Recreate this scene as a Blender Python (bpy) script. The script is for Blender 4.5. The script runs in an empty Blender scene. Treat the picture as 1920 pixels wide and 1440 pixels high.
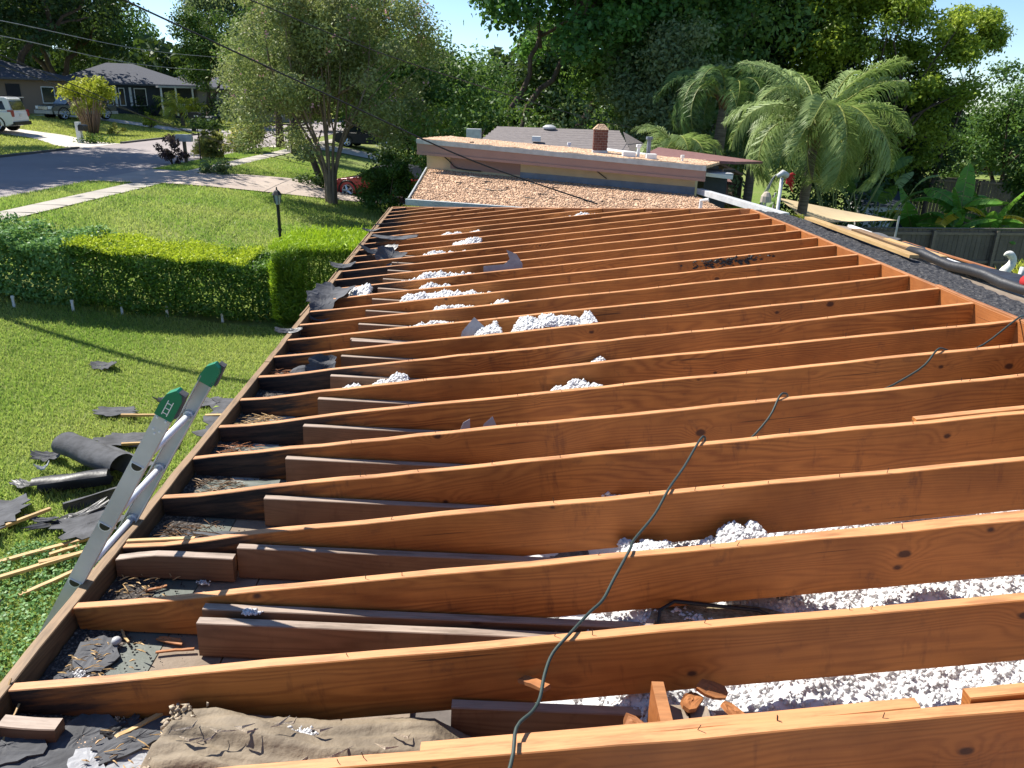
import bpy, math, random
import numpy as np
from mathutils import Vector, Matrix
# ------------------------------------------------------------------ camera, sky, sun
SC = bpy.context.scene
COL = SC.collection
HC = 4.2
PITCH, ROLL = 0.3560, 0.026
FWD = np.array([0, math.cos(PITCH), -math.sin(PITCH)])
_R = np.array([1., 0, 0]); _U = np.cross(_R, FWD)
CA = math.cos(ROLL)*_R + math.sin(ROLL)*_U
CB = -math.sin(ROLL)*_R + math.cos(ROLL)*_U
cam = bpy.data.cameras.new('camera'); camo = bpy.data.objects.new('camera', cam); COL.objects.link(camo)
cam.sensor_width = 36.0; cam.lens = 1442.0/1920*36; cam.clip_start = .05; cam.clip_end = 600
camo.matrix_world = Matrix(((CA[0], CB[0], -FWD[0], 0), (CA[1], CB[1], -FWD[1], 0), (CA[2], CB[2], -FWD[2], HC), (0, 0, 0, 1)))
SC.camera = camo
SUN_EL, SUN_AZ = math.radians(49), math.radians(58)      # azimuth measured from +y towards -x
world = bpy.data.worlds.new('World'); SC.world = world; world.use_nodes = True
wn = world.node_tree.nodes; wl = world.node_tree.links
bg = wn['Background']; sky = wn.new('ShaderNodeTexSky'); sky.sky_type = 'NISHITA'; sky.sun_disc = False
sky.sun_elevation = SUN_EL; sky.sun_rotation = -SUN_AZ; sky.air_density = .78; sky.dust_density = .1; sky.ozone_density = 5.0
wl.new(sky.outputs[0], bg.inputs[0]); bg.inputs[1].default_value = 0.1
sun = bpy.data.lights.new('sun', 'SUN'); sun.energy = 5.0; sun.angle = math.radians(.5); sun.color = (1, .95, .86)
suno = bpy.data.objects.new('sun', sun); COL.objects.link(suno)
sdir = Vector((-math.sin(SUN_AZ)*math.cos(SUN_EL), math.cos(SUN_AZ)*math.cos(SUN_EL), math.sin(SUN_EL)))
suno.rotation_euler = sdir.to_track_quat('Z', 'Y').to_euler(); suno.location = (-20, 20, 40)
SC.view_settings.view_transform = 'Standard'; SC.view_settings.look = 'None'
SC.view_settings.exposure = 0.93; SC.view_settings.gamma = 1; SC.view_settings.use_curve_mapping = False
SC.render.engine = 'CYCLES'
SC.cycles.max_bounces = 8; SC.cycles.diffuse_bounces = 4; SC.cycles.transparent_max_bounces = 8

# ------------------------------------------------------------------ house frame of reference
S0, DS = 1.8845, .4064
YAW, SKEW, SL = -.0463, .034, .1313
D1 = np.array([math.sin(YAW), math.cos(YAW), 0]); E = np.array([math.cos(YAW+SKEW), -math.sin(YAW+SKEW), 0])
E3 = np.array([E[0], E[1], SL]); O = np.array([-1.494, 0, HC-1.760]); WID = 4.646; DKO = .085; JS = -.03
def RP(s, t, up=0.): return O + D1*s + E3*t + np.array([0, 0, up])
def DP(s, t, up=0.): return O + D1*s + E*t + np.array([0, 0, -DKO+JS*t+up])
def si(i): return S0+DS*(i-1)
def rnd(a, b): return random.uniform(a, b)
random.seed(7); RNG = np.random.default_rng(11)
def ss(a, b, x):
    u = np.clip((x-a)/(b-a), 0, 1); return u*u*(3-2*u)
def zg(x, y=0): return 1.1*ss(-4, -13, x)+.15*ss(-13, -26, x)+.75*ss(-26, -36, x)-1.3*ss(4.5, 10, x)

# ------------------------------------------------------------------ materials
class NT:
    def __init__(s, name):
        s.m = bpy.data.materials.new(name); s.m.use_nodes = True; s.t = s.m.node_tree; s.n = s.t.nodes; s.l = s.t.links
        s.b = s.n['Principled BSDF']; s.out = s.n['Material Output']
    def new(s, ty, **k):
        x = s.n.new(ty)
        for a, b in k.items(): setattr(x, a, b)
        return x
    def set(s, node, i, v):
        if hasattr(v, 'links') or isinstance(v, bpy.types.NodeSocket): s.l.new(v, node.inputs[i])
        else: node.inputs[i].default_value = v
    def math(s, op, a, b=0., c=0., clamp=False):
        x = s.new('ShaderNodeMath', operation=op); x.use_clamp = clamp
        s.set(x, 0, a); s.set(x, 1, b); s.set(x, 2, c); return x.outputs[0]
    def mix(s, f, a, b, ty='MIX'):
        x = s.new('ShaderNodeMixRGB', blend_type=ty); s.set(x, 0, f)
        s.set(x, 1, a if isinstance(a, bpy.types.NodeSocket) else (*a, 1)); s.set(x, 2, b if isinstance(b, bpy.types.NodeSocket) else (*b, 1)); return x.outputs[0]
    def co(s, kind='Object', scale=(1, 1, 1), rand=False):
        tc = s.new('ShaderNodeTexCoord'); v = tc.outputs[kind]
        mp = s.new('ShaderNodeMapping'); s.l.new(v, mp.inputs[0]); mp.inputs['Scale'].default_value = scale
        if rand:
            oi = s.new('ShaderNodeObjectInfo'); q = s.math('MULTIPLY', oi.outputs['Random'], 37.3)
            cx = s.new('ShaderNodeCombineXYZ'); s.l.new(q, cx.inputs[0]); s.l.new(q, cx.inputs[1]); s.l.new(s.math('MULTIPLY', q, 1.7), cx.inputs[2])
            s.l.new(cx.outputs[0], mp.inputs['Location'])
        return mp.outputs[0]
    def noise(s, v, scale, detail=4, rough=.55, dist=0.):
        x = s.new('ShaderNodeTexNoise'); s.l.new(v, x.inputs['Vector']); x.inputs['Scale'].default_value = scale
        x.inputs['Detail'].default_value = detail; x.inputs['Roughness'].default_value = rough; x.inputs['Distortion'].default_value = dist
        return x.outputs['Fac']
    def ramp(s, f, lo, hi):
        x = s.new('ShaderNodeMapRange'); s.l.new(f, x.inputs[0]); x.inputs[1].default_value = lo; x.inputs[2].default_value = hi; return x.outputs[0]
    def bump(s, h, strength=.3, dist=.01):
        x = s.new('ShaderNodeBump'); x.inputs['Strength'].default_value = strength; x.inputs['Distance'].default_value = dist
        s.l.new(h, x.inputs['Height']); s.l.new(x.outputs[0], s.b.inputs['Normal'])
    def fin(s, col, rough=.7, spec=.3, metal=0.):
        if isinstance(col, bpy.types.NodeSocket): s.l.new(col, s.b.inputs['Base Color'])
        else: s.b.inputs['Base Color'].default_value = (*col, 1)
        s.set(s.b, 'Roughness', rough); s.b.inputs['Specular IOR Level'].default_value = spec; s.b.inputs['Metallic'].default_value = metal
        return s.m
def simple(name, c1, c2=None, scale=8, rough=.75, spec=.3, bump=0., bs=None, metal=0., lo=.35, hi=.65, rand=True, sc3=(1, 1, 1), kind='Object'):
    t = NT(name); v = t.co(kind, sc3, rand)
    n = t.noise(v, scale, 6)
    col = t.mix(t.ramp(n, lo, hi), c1, c2 or tuple(c*.8 for c in c1))
    if bump: t.bump(t.noise(v, bs or scale*3, 5), bump, .01)
    return t.fin(col, rough, spec, metal)
def wood(name, light, dark, char=False, knots=1., edge=None):
    t = NT(name); v = t.co('Object', (1, 1, 1), True); vs = t.co('Object', (.22, 1, 1), True)
    big = t.noise(vs, 2.2, 3, .5)
    vk = t.co('Object', (1., 1., 1.), True); sk = t.new('ShaderNodeSeparateXYZ'); t.l.new(vk, sk.inputs[0]); ck = t.new('ShaderNodeCombineXYZ')
    t.l.new(t.math('MULTIPLY', sk.outputs[0], 3.1), ck.inputs[0]); t.l.new(t.math('MULTIPLY', sk.outputs[2], 4.4), ck.inputs[1])
    vo = t.new('ShaderNodeTexVoronoi', voronoi_dimensions='2D'); t.l.new(ck.outputs[0], vo.inputs['Vector']); vo.inputs['Scale'].default_value = 1.0
    skc = t.new('ShaderNodeSeparateXYZ'); t.l.new(vo.outputs['Color'], skc.inputs[0])
    kd = vo.outputs['Distance']; wn_ = t.math('ADD', kd, t.math('MULTIPLY', t.noise(v, 30, 2), .05))
    kn = t.math('MULTIPLY', t.math('MULTIPLY', t.math('SUBTRACT', t.math('MULTIPLY', t.ramp(skc.outputs[0], .55, 1.), .125), wn_), 26., clamp=True), knots, clamp=True)
    swirl = t.math('MULTIPLY', t.math('SUBTRACT', .42, kd), t.math('MULTIPLY', t.ramp(skc.outputs[0], .5, 1.), 2.4*min(1, knots)), clamp=True)
    ph = t.math('ADD', t.math('MULTIPLY', sk.outputs[2], 260.), t.math('MULTIPLY', t.noise(t.co('Object', (.28, 1.5, 2.4), True), 1.6, 3., .5), 150.))
    ph = t.math('ADD', ph, t.math('MULTIPLY', t.math('MULTIPLY', swirl, swirl), 34.))
    class w: outputs = {'Fac': t.math('POWER', t.math('ADD', t.math('MULTIPLY', t.math('SINE', ph), .5), .5), 1.6)}
    vf = t.co('Object', (2.5, 60, 60), True); fine = t.noise(vf, 2.5, 4, .6)
    g = t.math('MULTIPLY', w.outputs['Fac'], t.math('ADD', .35, t.math('MULTIPLY', t.ramp(big, .3, .7), .65)))
    col = t.mix(t.math('ADD', t.math('MULTIPLY', g, .62), t.math('MULTIPLY', t.ramp(fine, .3, .75), .33)), light, dark)
    oi_ = t.new('ShaderNodeObjectInfo'); col = t.mix(t.math('MULTIPLY', oi_.outputs['Random'], .8), col, t.mix(.5, col, tuple(c*.55 for c in light)))
    crk = t.ramp(t.noise(t.co('Object', (1.1, 40, 55), True), 1.0, 2, .4), .715, .74); col = t.mix(t.math('MULTIPLY', crk, .7*min(1, knots)), col, (.03, .012, .006))
    # blotches of mill staining
    bl = t.ramp(t.noise(v, 3.1, 5, .6), .42, .72)
    col = t.mix(t.math('MULTIPLY', bl, .45), col, tuple(c*.6 for c in dark))
    bl2 = t.ramp(t.noise(v, 9., 6, .7), .60, .70); col = t.mix(t.math('MULTIPLY', bl2, .35), col, (.07, .035, .022))
    # knots
    col = t.mix(t.math('MULTIPLY', kn, .92), col, (.045, .012, .006))
    st = t.ramp(t.noise(t.co('Object', (5, 5, 1.2), True), 2.2, 4, .7), .60, .72)
    col = t.mix(t.math('MULTIPLY', st, .45*knots), col, (.06, .02, .012))
    rough = .6
    if char:
        at = t.new('ShaderNodeAttribute', attribute_type='OBJECT', attribute_name='char')
        sx = t.new('ShaderNodeSeparateXYZ'); tc = t.new('ShaderNodeTexCoord'); t.l.new(tc.outputs['Object'], sx.inputs[0])
        ge = t.new('ShaderNodeNewGeometry'); sn = t.new('ShaderNodeSeparateXYZ'); t.l.new(ge.outputs['Normal'], sn.inputs[0])
        vl = t.co('Object', (1.2, 9, 9), True); nz = t.noise(vl, 3., 5, .6)
        d = t.math('SUBTRACT', at.outputs['Fac'], sx.outputs[0])
        d = t.math('ADD', d, t.math('MULTIPLY', t.math('SUBTRACT', nz, .5), .95))
        d = t.math('ADD', d, t.math('MULTIPLY', sx.outputs[2], .9))
        cf = t.math('MULTIPLY', d, 3.2, clamp=True)
        side = t.math('SUBTRACT', 1., t.math('MULTIPLY', t.ramp(sn.outputs[2], .5, .8), .38))
        col = t.mix(t.math('MULTIPLY', cf, side), col, t.mix(t.ramp(t.noise(t.co('Object', (1.5, 30, 14), True), 2., 5, .7), .42, .75), (.010, .009, .010), (.10, .055, .035)))
    if edge is not None:      # top faces painted brighter as if sunlit, with dirt patches and grey streaks
        ge2 = t.new('ShaderNodeNewGeometry'); sn2 = t.new('ShaderNodeSeparateXYZ'); t.l.new(ge2.outputs['Normal'], sn2.inputs[0])
        up = t.ramp(sn2.outputs[2], .6, .85)
        pn = t.ramp(t.noise(t.co('Object', (.8, 6, 6), True), 5, 5, .65), .48, .66)
        tc2 = t.mix(pn, edge, tuple(c*.55 for c in edge)); tc2 = t.mix(t.math('MULTIPLY', t.ramp(fine, .4, .8), .28), tc2, dark)
        col = t.mix(t.math('MULTIPLY', up, .88), col, tc2)
    t.bump(t.math('ADD', fine, t.math('MULTIPLY', w.outputs['Fac'], .4)), .25, .002)
    return t.fin(col, rough, .35)
def leafmat(name, c1, c2, c3=None, trans=.35, gloss=.35, ty=.22, gain=1.4):
    t = NT(name)
    at = t.new('ShaderNodeAttribute', attribute_type='GEOMETRY', attribute_name='rnd')
    col = t.mix(at.outputs['Fac'], c1, c2)
    if c3:
        n = t.noise(t.co('Object', (1, 1, 1), True), 1.1, 3); col = t.mix(t.ramp(n, .45, .7), col, c3)
    col = t.mix(1., col, (gain,)*3, 'MULTIPLY')
    d = t.new('ShaderNodeBsdfDiffuse'); t.l.new(col, d.inputs[0])
    tr = t.new('ShaderNodeBsdfTranslucent'); t.l.new(t.mix(ty, col, (.30, .42, .04)), tr.inputs[0])
    mx = t.new('ShaderNodeMixShader'); mx.inputs[0].default_value = trans; t.l.new(d.outputs[0], mx.inputs[1]); t.l.new(tr.outputs[0], mx.inputs[2])
    gl = t.new('ShaderNodeBsdfGlossy'); gl.inputs['Roughness'].default_value = gloss+.15; gl.inputs[0].default_value = (1, 1, 1, 1)
    m2 = t.new('ShaderNodeMixShader'); m2.inputs[0].default_value = .022; t.l.new(mx.outputs[0], m2.inputs[1]); t.l.new(gl.outputs[0], m2.inputs[2])
    t.l.new(m2.outputs[0], t.out.inputs[0]); return t.m

M = {}
M['rafter'] = wood('pine_rafter', (.56, .205, .043), (.20, .052, .010), char=True, edge=(.60, .29, .125))
M['ridge'] = wood('pine_ridge', (.40, .14, .036), (.25, .075, .018), edge=(.44, .20, .08))
M['joist'] = wood('pine_joist', (.25, .135, .072), (.125, .062, .032), knots=.7, edge=(.42, .335, .27))
M['fascia'] = wood('weathered_fascia', (.21, .125, .06), (.06, .035, .02), knots=.3, edge=(.30, .19, .10))
M['lath'] = wood('pale_pine', (.62, .42, .19), (.42, .24, .09), knots=.2)
M['redwood'] = wood('split_redwood', (.45, .19, .07), (.26, .09, .03), knots=.0)
M['plank'] = simple('dusty_plank', (.30, .245, .19), (.20, .155, .115), 5, .9, .2, .4, 40)
M['membrane'] = simple('green_grey_membrane', (.085, .10, .085), (.125, .135, .115), 6, .55, .4, .2, 30)
M['whitewood'] = simple('painted_soffit_back', (.46, .46, .43), (.30, .29, .27), 8, .8, .2, .2, 30)
M['grit'] = simple('tar_grit', (.055, .050, .048), (.27, .23, .19), 90, .95, .2, 1., 120, lo=.5, hi=.72)
M['tar'] = simple('tar_paper', (.115, .117, .125), (.070, .071, .075), 7, .85, .15, .5, 25)
M['tarl'] = simple('pale_felt_back', (.36, .365, .38), (.27, .275, .29), 9, .9, .1, .4, 30)
M['tarshiny'] = simple('tar_paper_black', (.018, .018, .02), (.028, .028, .03), 7, .45, .5, .3, 20)
M['asphalt_strip'] = simple('crumbled_asphalt', (.030, .030, .034), (.13, .125, .12), 45, .9, .3, 1., 60, lo=.48, hi=.75)
M['insul'] = simple('white_wool', (.72, .715, .71), (.58, .58, .585), 12, .95, .1, .6, 60)
M['gyp'] = simple('ceiling_back', (.16, .14, .125), (.09, .08, .075), 6, .95, .2, .3, 30)
M['kraft'] = simple('kraft_paper', (.25, .20, .14), (.17, .135, .095), 9, .75, .3, .9, 22)
M['batt'] = simple('brown_batt', (.20, .15, .09), (.36, .30, .20), 60, .95, .1, 1., 80)
M['fray'] = simple('frayed_paper', (.52, .44, .34), (.34, .27, .19), 30, .95, .1, .8, 60)
M['alu'] = simple('aluminium', (.60, .61, .59), (.46, .47, .45), 5, .5, .4, .1, 30, metal=.08)
M['alu2'] = simple('aluminium_bright', (.75, .77, .82), (.66, .68, .72), 3, .45, .5, metal=.2)
M['green'] = simple('green_plastic', (.0, .20, .095), (.0, .16, .075), 4, .4, .5)
M['black'] = simple('black_plastic', (.012, .012, .012), (.02, .02, .02), 4, .5, .4)
M['cable'] = simple('dark_green_cable', (.022, .038, .030), (.035, .05, .042), 4, .5, .5)
M['wire'] = simple('black_wire', (.02, .02, .022), (.03, .03, .032), 4, .6, .3)
M['wirel'] = simple('grey_wire', (.30, .30, .30), (.25, .25, .25), 4, .5, .3)
M['road'] = simple('road_asphalt', (.33, .29, .28), (.27, .24, .235), .25, .95, .15, .4, 60, kind='Object', rand=False)
def conc(name, a, b, sc=.8):
    t = NT(name); v = t.co('Object'); n = t.noise(v, sc, 6, .6); n2 = t.noise(v, 60, 3)
    col = t.mix(t.ramp(n, .35, .65), a, b); col = t.mix(t.math('MULTIPLY', t.ramp(n2, .4, .7), .25), col, tuple(c*.6 for c in b))
    t.bump(n2, .3, .005); return t.fin(col, .9, .2)
M['walk'] = conc('sidewalk_concrete', (.46, .42, .36), (.36, .33, .29))
M['drive'] = conc('pinkish_driveway', (.50, .42, .36), (.40, .33, .29))
M['drivew'] = conc('pale_driveway', (.58, .53, .47), (.48, .44, .39))
M['kerb'] = conc('kerb_concrete', (.16, .15, .14), (.10, .095, .09))
def lawn():
    t = NT('lawn'); v = t.co('Object'); n = t.noise(v, .35, 5, .6); n2 = t.noise(v, 9, 5, .65); n3 = t.noise(v, 45, 4, .7)
    col = t.mix(t.ramp(n, .35, .65), (.160, .225, .048), (.235, .250, .090))
    col = t.mix(t.math('MULTIPLY', t.ramp(n2, .45, .75), .5), col, (.065, .125, .016))
    col = t.mix(t.math('MULTIPLY', t.ramp(n3, .5, .8), .5), col, (.030, .06, .008))
    sx = t.new('ShaderNodeSeparateXYZ'); t.l.new(v, sx.inputs[0])
    far = t.ramp(sx.outputs[0], -22., -24.)
    col = t.mix(t.math('MULTIPLY', far, .75), col, (.20, .21, .045))
    t.bump(n3, .8, .03); return t.fin(col, .95, .1)
M['lawn'] = lawn()
def grav(name, a, b, c, sc=26):
    t = NT(name); v = t.co('Object')
    vo = t.new('ShaderNodeTexVoronoi'); t.l.new(v, vo.inputs['Vector']); vo.inputs['Scale'].default_value = sc
    sp = t.new('ShaderNodeSeparateXYZ'); t.l.new(vo.outputs['Color'], sp.inputs[0])
    col = t.mix(t.ramp(sp.outputs[0], .2, .8), a, b); col = t.mix(t.math('MULTIPLY', t.ramp(t.noise(v, 1.3, 6, .7), .5, .75), .55), col, c)
    t.bump(vo.outputs['Distance'], .9, .02); return t.fin(col, .95, .15)
M['gravel'] = grav('tan_roof_gravel', (.64, .44, .295), (.47, .30, .19), (.26, .17, .12))
M['pinkfascia'] = simple('pink_brown_fascia', (.30, .195, .165), (.27, .175, .148), 3, .7, .3)
M['gutterg'] = simple('grey_metal_edge', (.42, .45, .45), (.34, .36, .36), 9, .5, .4)
M['creamwall'] = simple('cream_wall', (.50, .41, .26), (.46, .37, .235), 4, .85, .2)
M['flash'] = simple('blue_grey_flashing', (.17, .21, .26), (.13, .16, .20), 6, .6, .4)
M['shingle'] = simple('grey_shingles', (.23, .205, .20), (.15, .135, .135), 12, .95, .15, .5, 50, sc3=(.6, .6, 14))
M['shingleb'] = simple('slate_blue_shingles', (.115, .12, .14), (.09, .094, .11), 12, .95, .15, .5, 50)
M['purple'] = simple('mauve_shingles', (.16, .11, .135), (.12, .08, .10), 12, .95, .15)
M['reddish'] = simple('red_brown_shingles', (.22, .12, .11), (.17, .09, .085), 10, .95, .15)
M['brick'] = simple('red_brick', (.115, .045, .036), (.17, .075, .06), 10, .9, .2)
M['mortar'] = simple('mortar', (.36, .32, .28), None, 20, .95, .1)
M['white'] = simple('white_paint', (.78, .78, .76), (.70, .70, .68), 3, .55, .4)
M['ltgrey'] = simple('light_grey_metal', (.52, .53, .54), (.42, .43, .44), 8, .5, .4)
M['tanwall'] = simple('tan_brick_wall', (.30, .22, .16), (.24, .175, .13), 30, .9, .2)
M['bluewall'] = simple('dark_slate_wall', (.055, .065, .075), (.045, .052, .06), 8, .8, .2)
M['beigewall'] = simple('beige_wall', (.45, .38, .30), (.40, .34, .27), 8, .85, .2)
M['glass'] = simple('dark_glass', (.02, .025, .03), (.03, .035, .04), 3, .08, .6)
M['glassl'] = simple('windscreen_glass', (.30, .36, .42), (.25, .30, .36), 3, .1, .6)
M['door'] = simple('dark_door', (.025, .022, .025), None, 3, .5, .3)
M['reddoor'] = simple('red_shutter', (.30, .05, .045), None, 3, .6, .3)
M['carwhite'] = simple('white_car_paint', (.74, .76, .78), (.70, .72, .74), 1, .2, .6)
M['cargrey'] = simple('silver_car_paint', (.33, .34, .33), (.30, .31, .30), 1, .25, .6)
M['cargreen'] = simple('dark_green_paint', (.03, .045, .038), None, 1, .25, .6)
M['carred'] = simple('red_car_paint', (.42, .012, .02), (.36, .01, .018), 1, .18, .6)
M['tyre'] = simple('tyre_rubber', (.018, .018, .018), None, 8, .85, .2)
M['tail'] = simple('tail_lamp', (.30, .02, .02), None, 8, .2, .6)
M['chrome'] = simple('silver_rim', (.6, .6, .62), None, 8, .25, .6, metal=.8)
M['bin'] = simple('bin_green', (.018, .030, .032), None, 8, .6, .3)
M['bin2'] = simple('bin_teal', (.10, .16, .17), None, 8, .6, .3)
M['sail'] = simple('tan_shade_cloth', (.62, .48, .29), (.56, .43, .26), 2, .85, .15)
M['fence'] = wood('grey_fence_wood', (.155, .13, .11), (.085, .07, .06), knots=.2)
M['fencep'] = wood('fence_post_wood', (.22, .18, .14), (.13, .10, .08), knots=.2)
M['bark'] = simple('grey_bark', (.125, .095, .075), (.065, .048, .038), 9, .95, .15, 1., 14, sc3=(1, 1, .25))
M['crapebark'] = simple('smooth_tan_bark', (.26, .20, .155), (.16, .115, .085), 6, .8, .2, .6, 12, sc3=(1, 1, .22))
M['palmbark'] = simple('ringed_palm_trunk', (.17, .145, .12), (.085, .07, .055), 8, .9, .2, .8, 10, sc3=(.3, .3, 3))
M['petiole'] = simple('yellow_green_petiole', (.26, .28, .06), (.20, .22, .05), 5, .5, .4)
M['deadfrond'] = simple('brown_palm_fibre', (.17, .10, .055), (.10, .06, .035), 12, .95, .1)
M['statue'] = simple('white_cast_stone', (.72, .72, .69), (.55, .55, .52), 14, .85, .2, .5, 30)
M['redcloth'] = simple('red_cloth', (.42, .03, .03), None, 9, .8, .2)
M['L_oak'] = leafmat('oak_leaves', (.028, .066, .015), (.065, .120, .024), trans=.4, gain=1.8)
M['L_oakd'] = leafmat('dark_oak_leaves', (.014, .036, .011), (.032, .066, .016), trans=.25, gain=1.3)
M['L_blue'] = leafmat('deep_green_leaves', (.025, .078, .018), (.065, .155, .028), trans=.42, gain=1.75)
M['L_crape'] = leafmat('crape_myrtle_leaves', (.12, .16, .06), (.22, .26, .09), (.17, .17, .08), trans=.35)
M['L_pink'] = leafmat('pink_blossom', (.55, .25, .33), (.62, .35, .42), trans=.3)
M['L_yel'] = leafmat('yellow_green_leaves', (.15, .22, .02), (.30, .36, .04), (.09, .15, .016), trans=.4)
M['L_mid'] = leafmat('mid_green_leaves', (.035, .080, .014), (.075, .135, .022), trans=.3)
M['L_pale'] = leafmat('grey_green_leaves', (.085, .12, .05), (.13, .165, .07), trans=.35, gain=1.7)
M['L_hedge'] = leafmat('hedge_leaves', (.030, .085, .014), (.10, .19, .022), trans=.35)
M['L_hedgey'] = leafmat('hedge_new_growth', (.28, .36, .02), (.40, .45, .035), trans=.4)
M['L_hpale'] = leafmat('pale_broad_leaves', (.07, .16, .045), (.15, .27, .085), trans=.3)
M['L_pod'] = leafmat('podocarpus_needles', (.05, .115, .012), (.12, .20, .018), trans=.35)
M['L_pody'] = leafmat('podocarpus_new_growth', (.20, .32, .012), (.32, .42, .02), trans=.4)
M['L_palm'] = leafmat('palm_leaflets', (.13, .19, .06), (.25, .32, .12), trans=.4, gloss=.3)
M['L_palmd'] = leafmat('dark_palm_leaflets', (.06, .12, .035), (.13, .20, .06), trans=.3)
M['L_palmy'] = leafmat('yellow_palm_leaflets', (.20, .25, .02), (.36, .37, .04), trans=.35)
M['L_ban'] = leafmat('banana_leaf', (.07, .19, .02), (.13, .28, .03), trans=.45, gloss=.25)
M['L_bany'] = leafmat('yellowed_banana_leaf', (.50, .34, .02), (.58, .40, .03), trans=.4)
M['L_purple'] = leafmat('purple_leaves', (.05, .03, .035), (.10, .06, .06), trans=.2)
M['L_croton'] = leafmat('yellow_croton_leaves', (.52, .46, .14), (.26, .26, .06), (.10, .12, .03), trans=.3)
M['L_grass'] = leafmat('grass_blades', (.16, .27, .045), (.34, .37, .11), trans=.5)
M['L_grassf'] = leafmat('far_grass_blades', (.26, .30, .06), (.36, .37, .11), trans=.45)
M['L_dark'] = leafmat('dark_green_shrub_leaves', (.02, .05, .012), (.05, .09, .02), trans=.25)

# ------------------------------------------------------------------ object helpers
def ob(name, V, F, mat, parent=None, loc=(0, 0, 0), smooth=False, matrix=None, rnda=None):
    me = bpy.data.meshes.new(name)
    V = np.asarray(V, dtype=np.float32)
    if isinstance(F, np.ndarray):
        nf, k = F.shape; me.vertices.add(len(V)); me.vertices.foreach_set('co', V.ravel())
        me.loops.add(nf*k); me.loops.foreach_set('vertex_index', F.astype(np.int32).ravel())
        me.polygons.add(nf); me.polygons.foreach_set('loop_start', np.arange(0, nf*k, k, dtype=np.int32))
        me.update(calc_edges=True)
    else:
        me.from_pydata(V.tolist(), [], F); me.update()
    if rnda is not None:
        a = me.attributes.new('rnd', 'FLOAT', 'POINT'); a.data.foreach_set('value', np.asarray(rnda, dtype=np.float32))
    if smooth: me.polygons.foreach_set('use_smooth', [True]*len(me.polygons))
    me.materials.append(M[mat] if isinstance(mat, str) else mat)
    o = bpy.data.objects.new(name, me); COL.objects.link(o)
    if parent is not None: o.parent = parent
    if matrix is not None: o.matrix_local = matrix
    else: o.location = [float(c) for c in loc]
    return o
def tag(o, label=None, cat=None, group=None, kind=None):
    if label: o['label'] = label
    if cat: o['category'] = cat
    if group: o['group'] = group
    if kind: o['kind'] = kind
    return o
def thing(name, label, cat, loc=(0, 0, 0), rz=0, group=None):
    o = bpy.data.objects.new(name, None); o.empty_display_size = .2; COL.objects.link(o)
    o.location = [float(c) for c in loc]; o.rotation_euler = (0, 0, rz); return tag(o, label, cat, group)
def copy_tree(o, parent=None):
    c = o.copy(); COL.objects.link(c); c.parent = parent
    for ch in o.children: copy_tree(ch, c)
    return c
class MB:
    def __init__(s): s.v = []; s.f = []
    def add(s, V, F):
        n = len(s.v); s.v += [tuple(map(float, p)) for p in V]; s.f += [tuple(i+n for i in f) for f in F]; return s
    def box(s, a, b, M_=None):
        x0, y0, z0 = a; x1, y1, z1 = b
        V = [(x0, y0, z0), (x1, y0, z0), (x1, y1, z0), (x0, y1, z0), (x0, y0, z1), (x1, y0, z1), (x1, y1, z1), (x0, y1, z1)]
        if M_ is not None: V = [tuple(M_ @ Vector(p)) for p in V]
        return s.add(V, [(0, 3, 2, 1), (4, 5, 6, 7), (0, 1, 5, 4), (1, 2, 6, 5), (2, 3, 7, 6), (3, 0, 4, 7)])
    def tube(s, pts, rad, k=8, caps=True):
        pts = [np.asarray(p, float) for p in pts]; n = len(pts)
        if not hasattr(rad, '__len__'): rad = [rad]*n
        V = []; prev = None
        for i, p in enumerate(pts):
            d = pts[min(i+1, n-1)]-pts[max(i-1, 0)]; d = d/(np.linalg.norm(d)+1e-9)
            a = prev if prev is not None else (np.array([1., 0, 0]) if abs(d[0]) < .9 else np.array([0, 1., 0]))
            a = a-d*(a@d); a = a/(np.linalg.norm(a)+1e-9); prev = a; b = np.cross(d, a)
            for j in range(k):
                t = 2*math.pi*j/k; V.append(p+rad[i]*(a*math.cos(t)+b*math.sin(t)))
        F = [(i*k+j, i*k+(j+1) % k, (i+1)*k+(j+1) % k, (i+1)*k+j) for i in range(n-1) for j in range(k)]
        if caps: F += [tuple(range(k-1, -1, -1)), tuple((n-1)*k+j for j in range(k))]
        return s.add(V, F)
    def lathe(s, prof, k=12, c=(0, 0, 0)):
        V = [(c[0]+r*math.cos(2*math.pi*j/k), c[1]+r*math.sin(2*math.pi*j/k), c[2]+z) for r, z in prof for j in range(k)]
        n = len(prof); F = [(i*k+j, i*k+(j+1) % k, (i+1)*k+(j+1) % k, (i+1)*k+j) for i in range(n-1) for j in range(k)]
        F += [tuple(range(k-1, -1, -1)), tuple((n-1)*k+j for j in range(k))]
        return s.add(V, F)
    def prism(s, poly, a0, a1, axis='y'):      # polygon in (x,z) extruded along y, or (x,y) along z
        n = len(poly)
        if axis == 'y': V = [(x, a0, z) for x, z in poly]+[(x, a1, z) for x, z in poly]
        else: V = [(x, y, a0) for x, y in poly]+[(x, y, a1) for x, y in poly]
        F = [tuple(range(n)), tuple(range(2*n-1, n-1, -1))]+[(i, i+n, (i+1) % n+n, (i+1) % n) for i in range(n)]
        return s.add(V, F)
    def quad(s, a, b, c, d): return s.add([a, b, c, d], [(0, 1, 2, 3)])
    def build(s, name, mat, parent=None, loc=(0, 0, 0), smooth=False, matrix=None): return ob(name, s.v, s.f, mat, parent, loc, smooth, matrix)
def frame(p0, xd, zhint=(0, 0, 1)):
    x = Vector([float(c) for c in xd]).normalized(); z = Vector(zhint); y = z.cross(x).normalized(); z = x.cross(y)
    return Matrix(((x[0], y[0], z[0], p0[0]), (x[1], y[1], z[1], p0[1]), (x[2], y[2], z[2], p0[2]), (0, 0, 0, 1)))
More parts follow.
